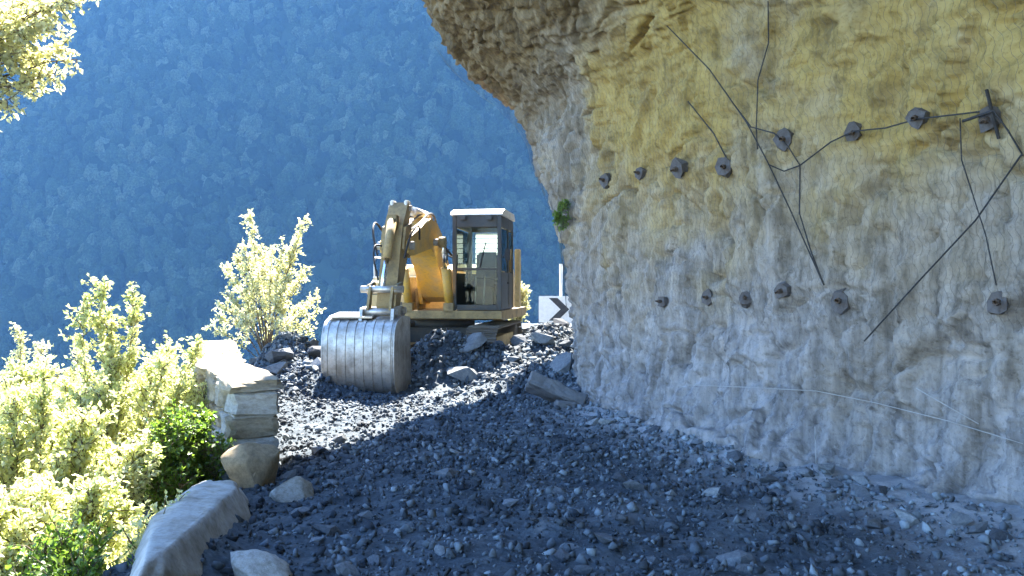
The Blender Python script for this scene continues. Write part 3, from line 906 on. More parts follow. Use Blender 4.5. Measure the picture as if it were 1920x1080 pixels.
def boulder(x, y, s, rot, label, seed, sink=0.3, mat='boulder'):
    V, F = ico(4, seed, .25, 1.1, .8)
    rb = np.random.default_rng(seed)
    for _ in range(11):
        nn_ = rb.normal(size=3); nn_ /= np.linalg.norm(nn_)
        V = V - np.clip(V @ nn_ - rb.uniform(.38, .72), 0, None)[:, None] * nn_ * .93
    V = V * (1.12 + .07 * fbm(V * 3 + seed, 4, .65) + .03 * fbm(V * 12, 3, .6))[:, None]
    o = obj('boulder', mesh_np('boulder', V, F, True), M[mat])
    o.location = (x, y, gz(x + .3, y) + s[2] * (1 - sink) * .6 - .05)
    o.scale = s; o.rotation_euler = rot
    return tag(o, label, 'boulder')
V, F = ico(5, 3, .25, 1.1, 1.0)
rb = np.random.default_rng(4)
for _ in range(16):
    nn_ = rb.normal(size=3); nn_ /= np.linalg.norm(nn_)
    V = V - np.clip(V @ nn_ - rb.uniform(.62, .86), 0, None)[:, None] * nn_ * .92
V = V * (1 + .05 * fbm(V * 3 + 2, 4, .65) + .02 * fbm(V * 14, 3, .6))[:, None]
V = V * np.array([.29, 1.5, .36]); V[:, 2] += -.06 * V[:, 1] - .25 * V[:, 0]
bo = obj('boulder', mesh_np('boulder', V, F, True), M['boulder'])
bo.location = (-1.95, 5.35, .03); bo.rotation_euler = (0, 0, .14)
tag(bo, 'large slanting pale boulder at the road edge below the broken wall', 'boulder')
boulder(-1.42, 4.85, (.17, .22, .15), (.2, .1, .9), 'rounded grey boulder against the large slanting boulder', 8)
boulder(-2.10, 7.20, (.27, .28, .30), (.1, -.1, .4), 'brown block broken off the end of the stone wall', 12, .3, 'brown')
boulder(-1.66, 6.75, (.17, .2, .14), (.1, .3, 1.4), 'small grey boulder between the brown block and the road', 15)

# fallen slab at the cliff corner
def slab(dim, loc, rot, label, seed):
    bm = bmesh.new(); bm_box(bm, (0, 0, 0), dim)
    bmesh.ops.bevel(bm, geom=bm.edges[:], offset=.022, segments=1, affect='EDGES')
    for _ in range(3):
        bmesh.ops.subdivide_edges(bm, edges=[e for e in bm.edges if e.calc_length() > .05], cuts=1, use_grid_fill=True)
    P_ = np.array([v.co[:] for v in bm.verts])
    for a_ in range(3):
        dd = .05 * fbm(P_ * 4 + seed + 9 * a_, 3) + .018 * fbm(P_ * 16 + seed + 5 * a_, 3)
        for v, k in zip(bm.verts, dd): v.co[a_] += k
    o = finish('rock_slab', bm, M['slab'])
    o.location = loc; o.rotation_euler = rot
    return tag(o, label, 'slab')
slab((.80, .50, .18), (0.58, 11.75, 0.20), (math.radians(-24), math.radians(24), math.radians(-6)), 'flat grey slab leaning in the shade at the cliff corner', 3)
slab((.5, .18, .12), (0.80, 11.55, 0.05), (0.1, math.radians(6), math.radians(8)), 'narrow dark slab lying below the leaning slab at the cliff corner', 8)

# ------------------------------------------------------------------ excavator
EXC = empty('excavator', (-1.39, 18.3, 0.08), math.radians(-8))
tag(EXC, 'old yellow crawler excavator with its bucket lowered onto the rubble', 'excavator')
def fy(poly): return [(-f, z) for f, z in poly]      # forward metres -> local y

# tracks
def make_track(cx):
    W_, R_ = 0.58, 0.36
    tr_ = box('track_frame', (cx, 0, .40), (.30, 2.9, .26), M['beige'], EXC, .03)
    L_ = 1.55
    loop = []
    per = 4 * L_ + 2 * math.pi * R_
    n_ = 46
    bm = bmesh.new(); bm_box(bm, (0, 0, 0), (W_, .155, .025)); bm_box(bm, (0, .05, .025), (W_, .02, .04)); bm_box(bm, (0, -.03, .02), (W_, .015, .03))
    sh = bpy.data.meshes.new('track_shoe'); bm.to_mesh(sh); bm.free(); sh.materials.append(M['trackst'])
    for k in range(n_):
        s_ = k / n_ * per
        if s_ < 2 * L_: y, z, a_ = -L_ + s_, .40 + R_, 0
        elif s_ < 2 * L_ + math.pi * R_:
            t_ = (s_ - 2 * L_) / R_; y, z, a_ = L_ + R_ * math.sin(t_), .40 + R_ * math.cos(t_), -t_
        elif s_ < 4 * L_ + math.pi * R_: y, z, a_ = L_ - (s_ - 2 * L_ - math.pi * R_), .40 - R_, math.pi
        else:
            t_ = (s_ - 4 * L_ - math.pi * R_) / R_; y, z, a_ = -L_ - R_ * math.sin(t_), .40 - R_ * math.cos(t_), math.pi - t_
        o_ = bpy.data.objects.new('track_shoe', sh); COL.objects.link(o_); o_.parent = tr_
        o_.location = (cx, y, z); o_.rotation_euler = (a_, 0, 0)
    rod('idler_wheel', (cx - .2, -L_, .40), (cx + .2, -L_, .40), R_ - .05, M['trackst'], tr_, 24)
    rod('sprocket', (cx - .2, L_, .40), (cx + .2, L_, .40), R_ - .05, M['trackst'], tr_, 24)
    for k in range(6):
        y = -1.1 + k * .44
        rod('roller', (cx - .17, y, .18), (cx + .17, y, .18), .10, M['trackst'], tr_, 14)
    sd = 1 if cx > 0 else -1
    box('side_cover', (cx + sd * .17, 0, .46), (.04, 2.3, .22), M['beige'], tr_, .01)
make_track(1.08); make_track(-1.08)
box('carbody', (0, 0, .58), (1.7, 1.5, .30), M['dark'], EXC, .05)
rod('turntable', (0, 0, .70), (0, 0, .90), .62, M['dark'], EXC, 32)
# house
prism('deck', fy([(1.55, .94), (1.55, 1.09), (-2.2, 1.09), (-2.2, .90), (1.2, .90)]), -1.22, 1.42, M['olive'], EXC, .012)
prism('counterweight', fy([(-1.55, .95), (-1.55, 2.0), (-2.3, 1.95), (-2.55, 1.6), (-2.5, 1.15), (-2.3, .95)]), -1.24, 1.12, M['beige'], EXC, .05)
prism('engine_hood', fy([(-.25, 1.09), (-.25, 1.90), (-.45, 2.02), (-1.54, 2.02), (-1.54, 1.09)]), -.95, 1.18, M['beige'], EXC, .04)
tb = prism('tool_box', fy([(1.25, 1.10), (1.25, 1.62), (1.10, 1.72), (.45, 1.72), (.45, 1.10)]), -1.2, -.46, M['beige'], EXC, .02)
box('lid', (-.83, -.78, 1.735), (.76, .66, .03), M['white'], tb, .008)
box('panel_seam', (-.83, -1.256, 1.40), (.70, .012, .02), M['dark'], tb, 0)
box('latch', (-.60, -1.262, 1.22), (.05, .024, .06), M['dark'], tb, .004)
tk = prism('fuel_tank', fy([(.44, 1.10), (.44, 1.95), (-.24, 1.95), (-.24, 1.10)]), -1.2, -.46, M['beige'], EXC, .03)
rod('filler_cap', (-.83, -.1, 1.95), (-.83, -.1, 2.0), .06, M['dark'], tk)
sp = box('side_panel', (1.21, .55, 1.62), (.05, 1.4, 1.02), M['beige'], EXC, .015)
for k in range(5): box('louvre', (1.242, .55, 1.35 + k * .11), (.02, .9, .03), M['dark'], sp, .004)
rod('exhaust_pipe', (.2, 1.2, 2.0), (.2, 1.2, 2.5), .05, M['rust'], EXC)
box('rear_post', (1.47, .40, 1.72), (.10, .26, 1.22), M['beige'], EXC, .012)
for x in (-1.1, -.6): pass
hr = hose('handrail', [(-1.15, -1.2, 1.72), (-1.15, -1.2, 2.05), (-1.15, -1.1, 2.12), (-1.15, -.2, 2.12)], .016, EXC, 'white')
box('step', (1.18, -1.2, .80), (.14, .5, .03), M['dark'], EXC, .005)
wl = box('work_lamp', (-.95, -1.27, 1.86), (.13, .09, .11), M['dark'], EXC, .01)
box('lens', (-.95, -1.318, 1.86), (.11, .01, .09), M['white'], wl, 0)

# cab
cx0, cx1, yf, yb, zb_, zt = .46, 1.40, -1.45, .22, 1.10, 2.90
cab = empty('cab'); cab.parent = EXC
bm = bmesh.new(); pz_ = .075
for (x, y) in ((cx0 + pz_ / 2, yf + pz_ / 2), (cx1 - pz_ / 2, yf + pz_ / 2), (cx0 + pz_ / 2, yb - pz_ / 2), (cx1 - pz_ / 2, yb - pz_ / 2), (cx1 - pz_ / 2, -.45)):
    bm_box(bm, (x, y, (zb_ + zt) / 2), (pz_, pz_, zt - zb_))
for z, h in ((zt - .11, .22), (zb_ + .05, .10)):
    bm_box(bm, ((cx0 + cx1) / 2, yf + .037, z), (cx1 - cx0 - .16, .07, h)); bm_box(bm, ((cx0 + cx1) / 2, yb - .037, z), (cx1 - cx0 - .16, .07, h))
    bm_box(bm, (cx0 + .037, (yf + yb) / 2, z), (.07, yb - yf - .16, h)); bm_box(bm, (cx1 - .037, (yf + yb) / 2, z), (.07, yb - yf - .16, h))
bm_box(bm, ((cx0 + cx1) / 2, yf + .035, 1.88), (cx1 - cx0 - .16, .05, .05))
bm_box(bm, (cx1 - .036, (yf + yb) / 2, 1.80), (.06, yb - yf - .16, .05))
frame = finish('frame', bm, M['dark'], cab, .008)
rf = prism('roof', [(yf - .06, zt + .004), (yf - .055, zt + .025), (yf + .02, zt + .075), (yf + .30, zt + .14), (yb - .10, zt + .14), (yb + .04, zt + .05), (yb + .04, zt + .004)], cx0 - .03, cx1 + .03, M['white'], cab, .02)
box('vent_hatch', ((cx0 + cx1) / 2, -.5, zt + .15), (.5, .5, .03), M['white'], rf, .01)
box('floor', ((cx0 + cx1) / 2, (yf + yb) / 2, zb_ + .02), (cx1 - cx0 - .16, yb - yf - .16, .03), M['black'], cab, 0)
ws = box('windscreen', ((cx0 + cx1) / 2, yf + .02, 2.28), (cx1 - cx0 - .15, .008, .76), M['glass'], cab, 0)
box('lower_windscreen', ((cx0 + cx1) / 2, yf + .02, 1.53), (cx1 - cx0 - .15, .008, .65), M['glass'], cab, 0)
box('wiper', ((cx0 + cx1) / 2 + .12, yf - .012, 2.15), (.02, .015, .5), M['black'], ws, 0, Matrix.Rotation(.25, 3, 'Y'))
dr = box('door', (cx1 - .02, -.92, 1.48), (.03, .84, .62), M['dark'], cab, .01)
box('pane', (cx1 - .02, -.92, 2.25), (.008, .84, .80), M['glass'], dr, 0)
box('handle', (cx1 + .012, -.58, 1.62), (.03, .12, .03), M['black'], dr, .004)
box('side_window', (cx1 - .02, -.10, 2.25), (.008, .5, .80), M['glass'], cab, 0)
box('side_window', (cx0 + .02, (yf + yb) / 2, 2.25), (.008, yb - yf - .16, .80), M['glass'], cab, 0)
box('lower_panel', (cx0 + .02, (yf + yb) / 2, 1.5), (.03, yb - yf - .16, .62), M['dark'], cab, 0)
box('lower_panel', ((cx0 + cx1) / 2, yb - .03, 1.5), (cx1 - cx0 - .16, .03, .62), M['dark'], cab, 0)
box('lower_panel', (cx1 - .02, -.10, 1.5), (.03, .5, .62), M['dark'], cab, 0)
rw = box('rear_window', ((cx0 + cx1) / 2, yb - .02, 2.25), (cx1 - cx0 - .15, .008, .82), M['glass'], cab, 0)
for k in range(6):
    bm = bmesh.new(); x_ = (cx0 + cx1) / 2; z_ = 2.08 + k * .105
    bm.faces.new([bm.verts.new(c) for c in ((x_ - .31, yb - .085, z_ - .045), (x_ + .31, yb - .085, z_ - .045), (x_ + .31, yb - .06, z_ + .045), (x_ - .31, yb - .06, z_ + .045))])
    finish('blind_slat', bm, M['blind'], rw)
st = box('seat', ((cx0 + cx1) / 2 - .02, -.35, 1.62), (.50, .50, .14), M['navy'], cab, .04)
box('backrest', ((cx0 + cx1) / 2 - .02, -.10, 1.96), (.46, .13, .60), M['navy'], st, .05, Matrix.Rotation(-.15, 3, 'X'))
box('seat_base', ((cx0 + cx1) / 2 - .02, -.35, 1.34), (.34, .36, .42), M['dark'], st, .02)
for sx in (-1, 1):
    cn = box('console', ((cx0 + cx1) / 2 - .02 + sx * .33, -.42, 1.58), (.13, .5, .16), M['black'], cab, .02)
    rod('joystick', ((cx0 + cx1) / 2 - .02 + sx * .33, -.60, 1.64), ((cx0 + cx1) / 2 - .02 + sx * .32, -.64, 1.86), .02, M['black'], cn, 10)
    rod('travel_lever', ((cx0 + cx1) / 2 + sx * .08, -1.15, 1.14), ((cx0 + cx1) / 2 + sx * .09, -1.05, 1.75), .014, M['steel'], cab, 8)
    mr = hose('mirror_arm', [(cx0 if sx < 0 else cx1, yf + .04, 2.1), ((cx0 if sx < 0 else cx1) + sx * .12, yf - .05, 2.16)], .012, cab)
    box('mirror', ((cx0 if sx < 0 else cx1) + sx * .13, yf - .055, 2.15), (.10, .03, .22), M['black'], mr, .01)
for sx in (-.25, .25):
    lp = box('roof_lamp', ((cx0 + cx1) / 2 + sx, yf - .09, zt - .05), (.12, .07, .09), M['dark'], cab, .01)

# boom: bent box beam with a wide foot
boom_poly = fy([(.30, 1.32), (.30, 1.66), (.72, 1.98), (1.40, 2.56), (1.8, 2.74), (2.3, 2.78), (3.55, 2.42), (3.90, 2.28), (3.88, 2.10), (3.58, 2.06), (2.25, 2.24), (1.9, 2.1), (1.5, 1.78), (.95, 1.34), (.62, 1.24)])
bm_ = prism('boom', boom_poly, -.24, .24, M['yellow'], EXC, .015)
for sx in (-1, 1):
    prism('foot_plate', fy([(.30, 1.2), (.30, 1.62), (1.05, 1.96), (1.22, 1.72), (.9, 1.2)]), sx * .245, sx * .31, M['yellow'], bm_, .01)
    box('boom_bracket', (sx * .37, -.62, 1.30), (.06, .62, .42), M['olive'], EXC, .01)
rod('foot_pin', (-.42, -.55, 1.40), (.42, -.55, 1.40), .07, M['steel'], bm_)
rod('boom_pin', (-.46, -2.05, 2.36), (.46, -2.05, 2.36), .065, M['steel'], bm_)
rod('stick_pin', (-.31, -3.78, 2.22), (.31, -3.78, 2.22), .07, M['steel'], bm_)
for k in range(3):
    box('stiffener', (0, -(1.25 + k * .5), [2.44, 2.745, 2.795][k]), (.36, .05, .03), M['beige'], bm_, .004)
for sx in (-1, 1):
    c_ = rod('boom_cylinder', (sx * .40, -1.42, 1.18), (sx * .40, -1.79, 1.90), .085, M['yellow'], EXC)
    rod('piston_rod', (sx * .40, -1.78, 1.88), (sx * .40, -2.05, 2.36), .045, M['chrome'], c_)
    rod('eye', (sx * .34, -2.05, 2.36), (sx * .46, -2.05, 2.36), .10, M['olive'], c_)
    box('cylinder_mount', (sx * .40, -1.42, 1.14), (.2, .26, .2), M['olive'], EXC, .01)
c_ = rod('stick_cylinder', (0, -1.70, 2.88), (0, -2.75, 2.88), .085, M['white'], EXC)
rod('piston_rod', (0, -2.74, 2.88), (0, -3.50, 2.86), .045, M['chrome'], c_)
box('mount', (0, -1.70, 2.80), (.2, .28, .22), M['beige'], c_, .02)
for k in range(4):
    x = -.18 + k * .12
    hose('hose', [(x * .8, -1.2, 2.5), (x, -1.75, 2.85), (x * 1.1, -2.3, 2.86), (x * 1.4, -3.1, 2.66), (x * 1.2, -3.60, 2.5)], .018, bm_)
hose('hose', [(-.28, -3.3, 2.35), (-.36, -3.7, 2.60), (-.32, -4.02, 2.42), (-.22, -4.10, 2.05)], .018, bm_)
hose('hose', [(.28, -3.3, 2.35), (.36, -3.7, 2.55), (.30, -4.0, 2.36), (.22, -4.08, 2.0)], .018, bm_)
hose('hose', [(.30, -.6, 1.7), (.46, -.95, 2.0), (.36, -1.25, 2.2), (.26, -1.6, 2.4)], .022, bm_)
hose('hose', [(-.30, -.6, 1.7), (-.46, -.95, 2.05), (-.36, -1.3, 2.25), (-.26, -1.6, 2.42)], .022, bm_)
# stick
stick_poly = fy([(3.42, 2.86), (3.58, 2.95), (3.92, 2.55), (4.06, 2.2), (4.38, 1.24), (4.34, 1.08), (4.20, 1.08), (4.12, 1.20), (3.62, 2.06), (3.54, 2.45)])
stk = prism('stick', stick_poly, -.155, .155, M['olive'], EXC, .012)
for sx in (-1, 1):
    prism('stick_cheek', fy([(3.5, 2.62), (3.90, 2.52), (4.02, 2.15), (3.62, 2.02), (3.54, 2.3)]), sx * .158, sx * .20, M['olive'], stk, .008)
    box('clevis', (sx * .12, -3.50, 2.88), (.06, .24, .22), M['white'], stk, .015)
rod('clevis_pin', (-.2, -3.50, 2.86), (.2, -3.50, 2.86), .05, M['steel'], stk)
rod('bucket_pin', (-.30, -4.28, 1.16), (.30, -4.28, 1.16), .06, M['steel'], stk)
c_ = rod('bucket_cylinder', (0, -4.02, 2.62), (0, -4.32, 1.98), .075, M['olive'], EXC)
rod('piston_rod', (0, -4.315, 1.99), (0, -4.58, 1.50), .042, M['chrome'], c_)
box('cylinder_lug', (0, -3.96, 2.60), (.16, .16, .22), M['olive'], c_, .01)
for sx in (-1, 1):
    lk = prism('rocker_link', fy([(4.24, 1.54), (4.26, 1.62), (4.60, 1.56), (4.64, 1.50), (4.58, 1.42), (4.26, 1.46)]), sx * .20, sx * .245, M['olive'], EXC, .008)
    prism('bucket_link', fy([(4.54, 1.52), (4.64, 1.54), (4.78, 1.20), (4.74, 1.10), (4.66, 1.12)]), sx * .16, sx * .198, M['olive'], EXC, .008)
rod('link_pin', (-.34, -4.58, 1.50), (.34, -4.58, 1.50), .055, M['steel'], EXC)
rod('link_pin', (-.30, -4.72, 1.15), (.30, -4.72, 1.15), .055, M['steel'], EXC)
hose('hose', [(-.17, -3.96, 2.2), (-.24, -4.16, 2.2), (-.22, -4.30, 1.98), (-.17, -4.22, 1.65)], .016, stk)

# bucket: curved shell, back towards the camera
prof = [(4.12, 1.06), (4.55, 1.08), (4.85, 1.02), (5.00, .90), (5.06, .70), (5.07, .45), (5.05, .20), (4.97, -.02), (4.76, -.15), (4.45, -.20), (4.10, -.19)]
pp = smooth_path([(f, z, 0) for f, z in prof], 4)[:, :2]
BX0, BX1 = -.80, .31
bm = bmesh.new()
rows = []
cf, cz = 4.5, .5
for f, z in pp:
    d_ = np.array([f - cf, z - cz]); d_ = d_ / np.linalg.norm(d_) * .035
    rows.append([bm.verts.new((BX0, -f, z)), bm.verts.new((BX1, -f, z)), bm.verts.new((BX1, -(f - d_[0]), z - d_[1])), bm.verts.new((BX0, -(f - d_[0]), z - d_[1]))])
for a_, b_ in zip(rows[:-1], rows[1:]):
    for k in range(4): bm.faces.new((a_[k], a_[(k + 1) % 4], b_[(k + 1) % 4], b_[k]))
bm.faces.new(rows[0]); bm.faces.new(rows[-1][::-1])
bk = finish('bucket', bm, M['steel'], EXC, 0, True)
mdl = bk.modifiers.new('split', 'EDGE_SPLIT'); mdl.split_angle = math.radians(35)
for x in (BX0 + .0, BX1 - .0):
    poly = [(f, z) for f, z in pp] + [(4.02, -.06), (4.10, .5)]
    prism('side_plate', fy(poly), x - .018, x + .018, M['steel'], bk, 0)
n_ = 8
for k in range(n_):
    x = BX0 + .06 + (BX1 - BX0 - .12) * k / (n_ - 1)
    bm = bmesh.new(); rows = []
    for f, z in pp[8:38]:
        d_ = np.array([f - cf, z - cz]); d_ = d_ / np.linalg.norm(d_)
        a_ = d_ * -.006; b_ = d_ * .014
        rows.append([bm.verts.new((x - .026, -(f + a_[0]), z + a_[1])), bm.verts.new((x + .026, -(f + a_[0]), z + a_[1])), bm.verts.new((x + .024, -(f + b_[0]), z + b_[1])), bm.verts.new((x - .024, -(f + b_[0]), z + b_[1]))])
    for a_, b_ in zip(rows[:-1], rows[1:]):
        for j in range(4): bm.faces.new((a_[j], a_[(j + 1) % 4], b_[(j + 1) % 4], b_[j]))
    bm.faces.new(rows[0]); bm.faces.new(rows[-1][::-1])
    finish('wear_strip', bm, M['steel'], bk)
for k in range(5):
    x = BX0 + .12 + (BX1 - BX0 - .24) * k / 4
    prism('tooth', fy([(4.14, -.14), (4.14, -.22), (3.86, -.17), (3.86, -.15)]), x - .05, x + .05, M['steel'], bk, .006)
for x in (-.27, .23):
    prism('hinge_ear', fy([(4.16, 1.04), (4.20, 1.21), (4.34, 1.24), (4.66, 1.22), (4.80, 1.20), (4.86, 1.00)]), x - .025, x + .025, M['steel'], bk, .008)
box('top_plate', (BX0 + .38, -4.62, 1.095), (.70, .50, .03), M['steel'], bk, .006, Matrix.Rotation(.10, 3, 'X'))

# ------------------------------------------------------------------ chevron sign and delineator pole
sg = empty('chevron_sign', (1.22, 24.0, gz(1.22, 24.0) - .05), math.radians(-4))
gzs = sg.location.z
zc = 1.02 - gzs
box('board', (0, 0, zc), (.98, .025, .72), M['signwhite'], sg, .005)
bm = bmesh.new()
pts = [(-.22, .31), (.02, .31), (.34, 0), (.02, -.31), (-.22, -.31), (.10, 0)]
for y in (-.017, -.0135):
    pass
a_ = [bm.verts.new((x, -.017, zc + z)) for x, z in pts]; b_ = [bm.verts.new((x, -.0135, zc + z)) for x, z in pts]
for q_ in ((0, 1, 2, 5), (5, 2, 3, 4)):
    bm.faces.new([a_[i] for i in q_]); bm.faces.new([b_[i] for i in q_][::-1])
for k in range(6): bm.faces.new((a_[k], b_[k], b_[(k + 1) % 6], a_[(k + 1) % 6]))
finish('chevron_mark', bm, M['signblack'], sg)
rod('post', (-.2, .04, 0), (-.2, .04, zc + .3), .03, M['steel'], sg)
rod('post', (.3, .04, 0), (.3, .04, zc + .3), .03, M['steel'], sg)
tag(sg, 'white board with a black chevron arrow half hidden by the cliff corner', 'road sign')
pg = empty('marker_pole', (1.36, 24.5, gz(1.36, 24.5) - .05))
rod('shaft', (0, 0, 0), (0, 0, 2.25 - pg.location.z), .045, M['signwhite'], pg, 10)
rod('cap', (0, 0, 2.25 - pg.location.z), (0, 0, 2.27 - pg.location.z), .05, M['white'], pg, 10)
tag(pg, 'thin white pole standing up behind the chevron board', 'pole')

# ------------------------------------------------------------------ leafy plants
def leaves(C, D, U, S, r_):
    """diamond leaves: centre, axis, up hint, size"""
    n_ = len(C)
    D = D / (np.linalg.norm(D, axis=1, keepdims=True) + 1e-9)
    Wv = np.cross(D, U); Wv /= np.linalg.norm(Wv, axis=1, keepdims=True) + 1e-9
    Nv = np.cross(Wv, D)
    w_ = S * r_.uniform(.26, .36, n_)
    b_ = C; t_ = C + D * S[:, None] - Nv * (S * .15)[:, None]
    m_ = C + D * (S * .45)[:, None]
    l_ = m_ + Wv * w_[:, None] + Nv * (S * .10)[:, None]; q_ = m_ - Wv * w_[:, None] + Nv * (S * .10)[:, None]
    V = np.stack([b_, q_, t_, l_], 1).reshape(-1, 3)
    k = np.arange(n_) * 4
    F = np.concatenate([np.stack([k, k + 1, k + 2], 1), np.stack([k, k + 2, k + 3], 1)])
    return V, F

def plant(name, label, base, tips, cat, mat='leaf', leaf=.05, twigs=9, per=16, twl=.22, seed=1, stem_r=.012, bend=.35, group=None, start=.3, drop=0.0, up=.35, trunk=None):
    r_ = np.random.default_rng(seed)
    root = empty(name, base)
    base = np.array(base, float)
    stems, rad = [], []
    LC, LD, LU, LS = [], [], [], []
    fork = np.zeros(3)
    if trunk is not None:
        fork = np.array(trunk, float) - base
        t = np.linspace(0, 1, 10)[:, None]
        tp = fork * t + np.array([.10, .05, 0]) * np.sin(t * 5) * np.linalg.norm(fork) * .12 * (1 - t)
        stems.append(tp); rad.append(np.linspace(stem_r * 4.5, stem_r * 2.2, 10))
    for tip in tips:
        tip = np.array(tip, float) - base - fork
        mid = np.array([tip[0] * bend, tip[1] * bend, tip[2] * .62]) + r_.normal(0, .05, 3)
        t = np.linspace(0, 1, 9)[:, None]
        path = (1 - t) ** 2 * 0 + 2 * t * (1 - t) * mid + t * t * tip
        path[:, :] += r_.normal(0, .012, path.shape) * t
        path = path + fork
        stems.append(path); rad.append(np.linspace(stem_r, stem_r * .2, 9))
        L = np.linalg.norm(tip)
        nt_ = max(3, int(twigs * L * 2.6))
        for _ in range(nt_):
            u = start + (1 - start) * r_.random() ** .7
            i = u * 8; a_ = int(min(i, 7)); p = path[a_] * (1 - (i - a_)) + path[a_ + 1] * (i - a_)
            dv = path[min(a_ + 1, 8)] - path[a_]; dv /= np.linalg.norm(dv) + 1e-9
            td = dv * .6 + r_.normal(0, .6, 3); td[2] += up - drop; td /= np.linalg.norm(td)
            tl_ = twl * r_.uniform(.5, 1.2) * (1.25 - .5 * u)
            e = p + td * tl_
            stems.append(np.stack([p, (p + e) / 2 + r_.normal(0, .01, 3), e])); rad.append(np.array([.005, .0035, .002]))
            m_ = int(per * r_.uniform(.7, 1.3))
            s_ = np.linspace(.1, 1.02, m_)[:, None]
            C = p + (e - p) * s_ + r_.normal(0, .012, (m_, 3))
            D = td * .55 + r_.normal(0, .62, (m_, 3))
            LC.append(C); LD.append(D); LU.append(np.array([0, 0, 1.]) + r_.normal(0, .45, (m_, 3))); LS.append(leaf * r_.uniform(.6, 1.25, m_))
    V, F = tube_np(stems, rad, 5)
    obj('trunk' if trunk else 'stems', mesh_np('stems', V, F, True), M['bark'], root)
    C = np.concatenate(LC); n_ = len(C)
    V, F = leaves(C, np.concatenate(LD), np.concatenate(LU), np.concatenate(LS), r_)
    me_ = mesh_np('foliage', V, F, False)
    cl = np.clip(.5 + .45 * fbm(C * 2.5 + seed, 2) + r_.normal(0, .2, n_), 0, 1)
    vattr(me_, 'tone', np.repeat(cl, 4))
    fo = obj('crown' if trunk else 'foliage', me_, M[mat], root)
    fo['kind'] = 'stuff'
    return tag(root, label, cat, group)

def crown_tips(c, rad, n_, seed, lo=-.35):
    r_ = np.random.default_rng(seed)
    out = []
    while len(out) < n_:
        v = r_.normal(size=3); v /= np.linalg.norm(v)
        if v[2] < lo: continue
        v *= r_.uniform(.62, 1.08)
        out.append(np.array(c) + v * np.array(rad))
    return out
plant('shrub', 'tall bright shrub with pointed top behind the low stone wall', (-4.0, 8.7, -1.9), crown_tips((-3.95, 8.7, .15), (1.15, 1.0, 1.05), 54, 1) + [(-4.0, 8.6, 1.62), (-3.75, 8.8, 1.5), (-4.15, 8.5, 1.45)], 'shrub', seed=1, twigs=9, per=17)
plant('shrub', 'pale grey shrub farther down the slope behind the tall bright shrub', (-6.2, 11.4, -3.5), crown_tips((-6.2, 11.4, -.1), (1.1, 1.0, 1.15), 34, 2), 'shrub', 'leafpale', seed=2, twigs=7, per=14)
plant('shrub', 'broad low shrub spilling below the large slanting boulder', (-2.95, 5.6, -1.6), crown_tips((-2.72, 5.4, -.12), (.85, .75, .62), 52, 3), 'shrub', seed=3, leaf=.045, twigs=11, per=17)
plant('shrub', 'bright rounded shrub downhill of the broad low shrub', (-3.75, 6.6, -2.0), crown_tips((-3.7, 6.7, .15), (.9, .75, .75), 46, 4), 'shrub', seed=4, leaf=.05, twigs=9, per=17)
plant('shrub', 'small fresh green shrub pressed against the end of the stone wall', (-2.62, 7.25, -1.0), crown_tips((-2.62, 7.2, .10), (.32, .42, .48), 26, 5), 'shrub', 'leafgreen', seed=5, leaf=.045, twigs=13, per=15)
plant('shrub', 'leafy shrub leaning over the wall between tall shrub and wall top', (-3.6, 9.4, -1.6), crown_tips((-3.75, 10.2, .35), (.75, .9, .65), 30, 6), 'shrub', seed=6, twigs=8, per=15)
plant('shrub', 'green grassy shrub at the foot of the large slanting boulder', (-2.25, 4.75, -.8), crown_tips((-2.22, 4.6, -.05), (.36, .4, .36), 28, 7), 'shrub', 'leafgreen', seed=7, leaf=.04, twigs=13, per=14)
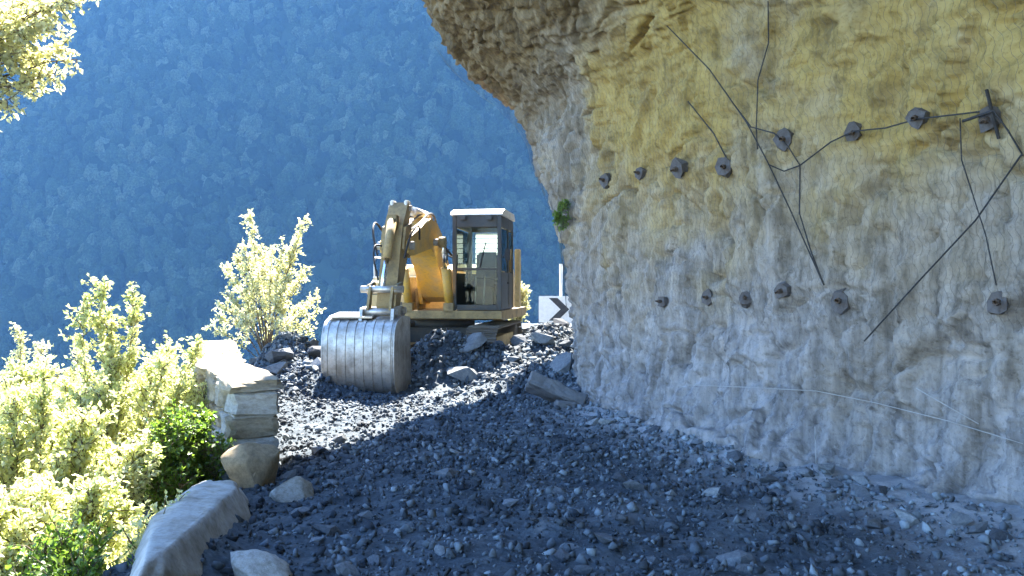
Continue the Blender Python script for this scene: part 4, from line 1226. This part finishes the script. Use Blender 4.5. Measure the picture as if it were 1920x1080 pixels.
# sapling with spreading tiers
tips = []
r_ = np.random.default_rng(9)
for zc_, L_, n_ in ((.95, 1.05, 10), (1.35, .95, 10), (1.8, .75, 8), (2.2, .62, 6)):
    for k in range(n_):
        a_ = k / n_ * 6.28 + r_.uniform(-.3, .3); l_ = L_ * r_.uniform(.6, 1.1)
        tips.append((-4.25 + l_ * math.cos(a_), 15.4 + l_ * math.sin(a_), zc_ + r_.uniform(-.1, .25)))
tips += [(-4.55, 15.3, 2.85), (-4.35, 15.4, 2.2), (-3.60, 15.3, 2.72), (-3.75, 15.4, 2.4), (-4.7, 15.4, 2.3)]
plant('sapling', 'pale leafed sapling with spreading branches beyond the stone wall', (-4.3, 15.5, -.9), tips, 'sapling', 'leafpale', seed=9, twigs=4.6, per=13, leaf=.06, twl=.20, start=.42, bend=.3, up=.12, stem_r=.013, trunk=(-4.3, 15.45, .15))
# tree whose branch reaches in at the top
tips = crown_tips((-4.35, 7.1, 3.85), (.75, .8, .45), 22, 12, -1) + [(-3.40, 7.0, 3.95), (-3.50, 7.1, 3.45), (-3.6, 7.2, 4.0), (-3.65, 6.9, 3.7), (-3.98, 7.0, 3.1), (-3.62, 7, 3.3), (-3.9, 7.0, 3.5)]
plant('tree', 'tree on the slope with a sunlit leafy branch reaching over the valley', (-5.6, 7.2, -2.8), tips, 'tree', 'leafpale', seed=12, twigs=8, per=15, leaf=.055, twl=.26, start=.45, bend=.4, drop=.5, stem_r=.016, trunk=(-5.0, 7.1, 3.0))
plant('shrub', 'small bright shrub standing in the heap behind the excavator cab', (.10, 21.4, gz(.1, 21.4) - .05), crown_tips((.10, 21.4, 1.25), (.30, .3, .45), 18, 14), 'shrub', 'leafpale', seed=14, leaf=.06, twigs=9, per=12)
# green tuft growing out of the cliff corner
h, _ = on_cliff(1066, 400, 0.0)
if h is not None:
    h = np.array(h)
    plant('tuft', 'green tuft of leaves growing out of the cliff corner', tuple(h), [h + np.array(v) for v in ((-.16, -.05, -.02), (-.12, -.02, .10), (-.2, -.05, -.12), (-.1, -.1, -.2), (-.05, -.12, .12))], 'plant', 'leafgreen', seed=15, leaf=.05, twigs=40, per=8, twl=.07, stem_r=.005)

# ------------------------------------------------------------------ haze in the valley
bm = bmesh.new()
bm_box(bm, (0, 400, 135), (1840, 1440, 680))
hz = finish('haze', bm, None)
b = NB('haze_air')
v = b.n('ShaderNodeVolumePrincipled')
v.inputs['Color'].default_value = (0.17, 0.46, 1.0, 1)
v.inputs['Density'].default_value = 0.00020
v.inputs['Anisotropy'].default_value = 0.0
b.l(v.outputs[0], b.out.inputs['Volume'])
hz.data.materials.append(b.m)
tag(hz, 'blue haze hanging in the air of the valley', 'haze', kind='stuff')
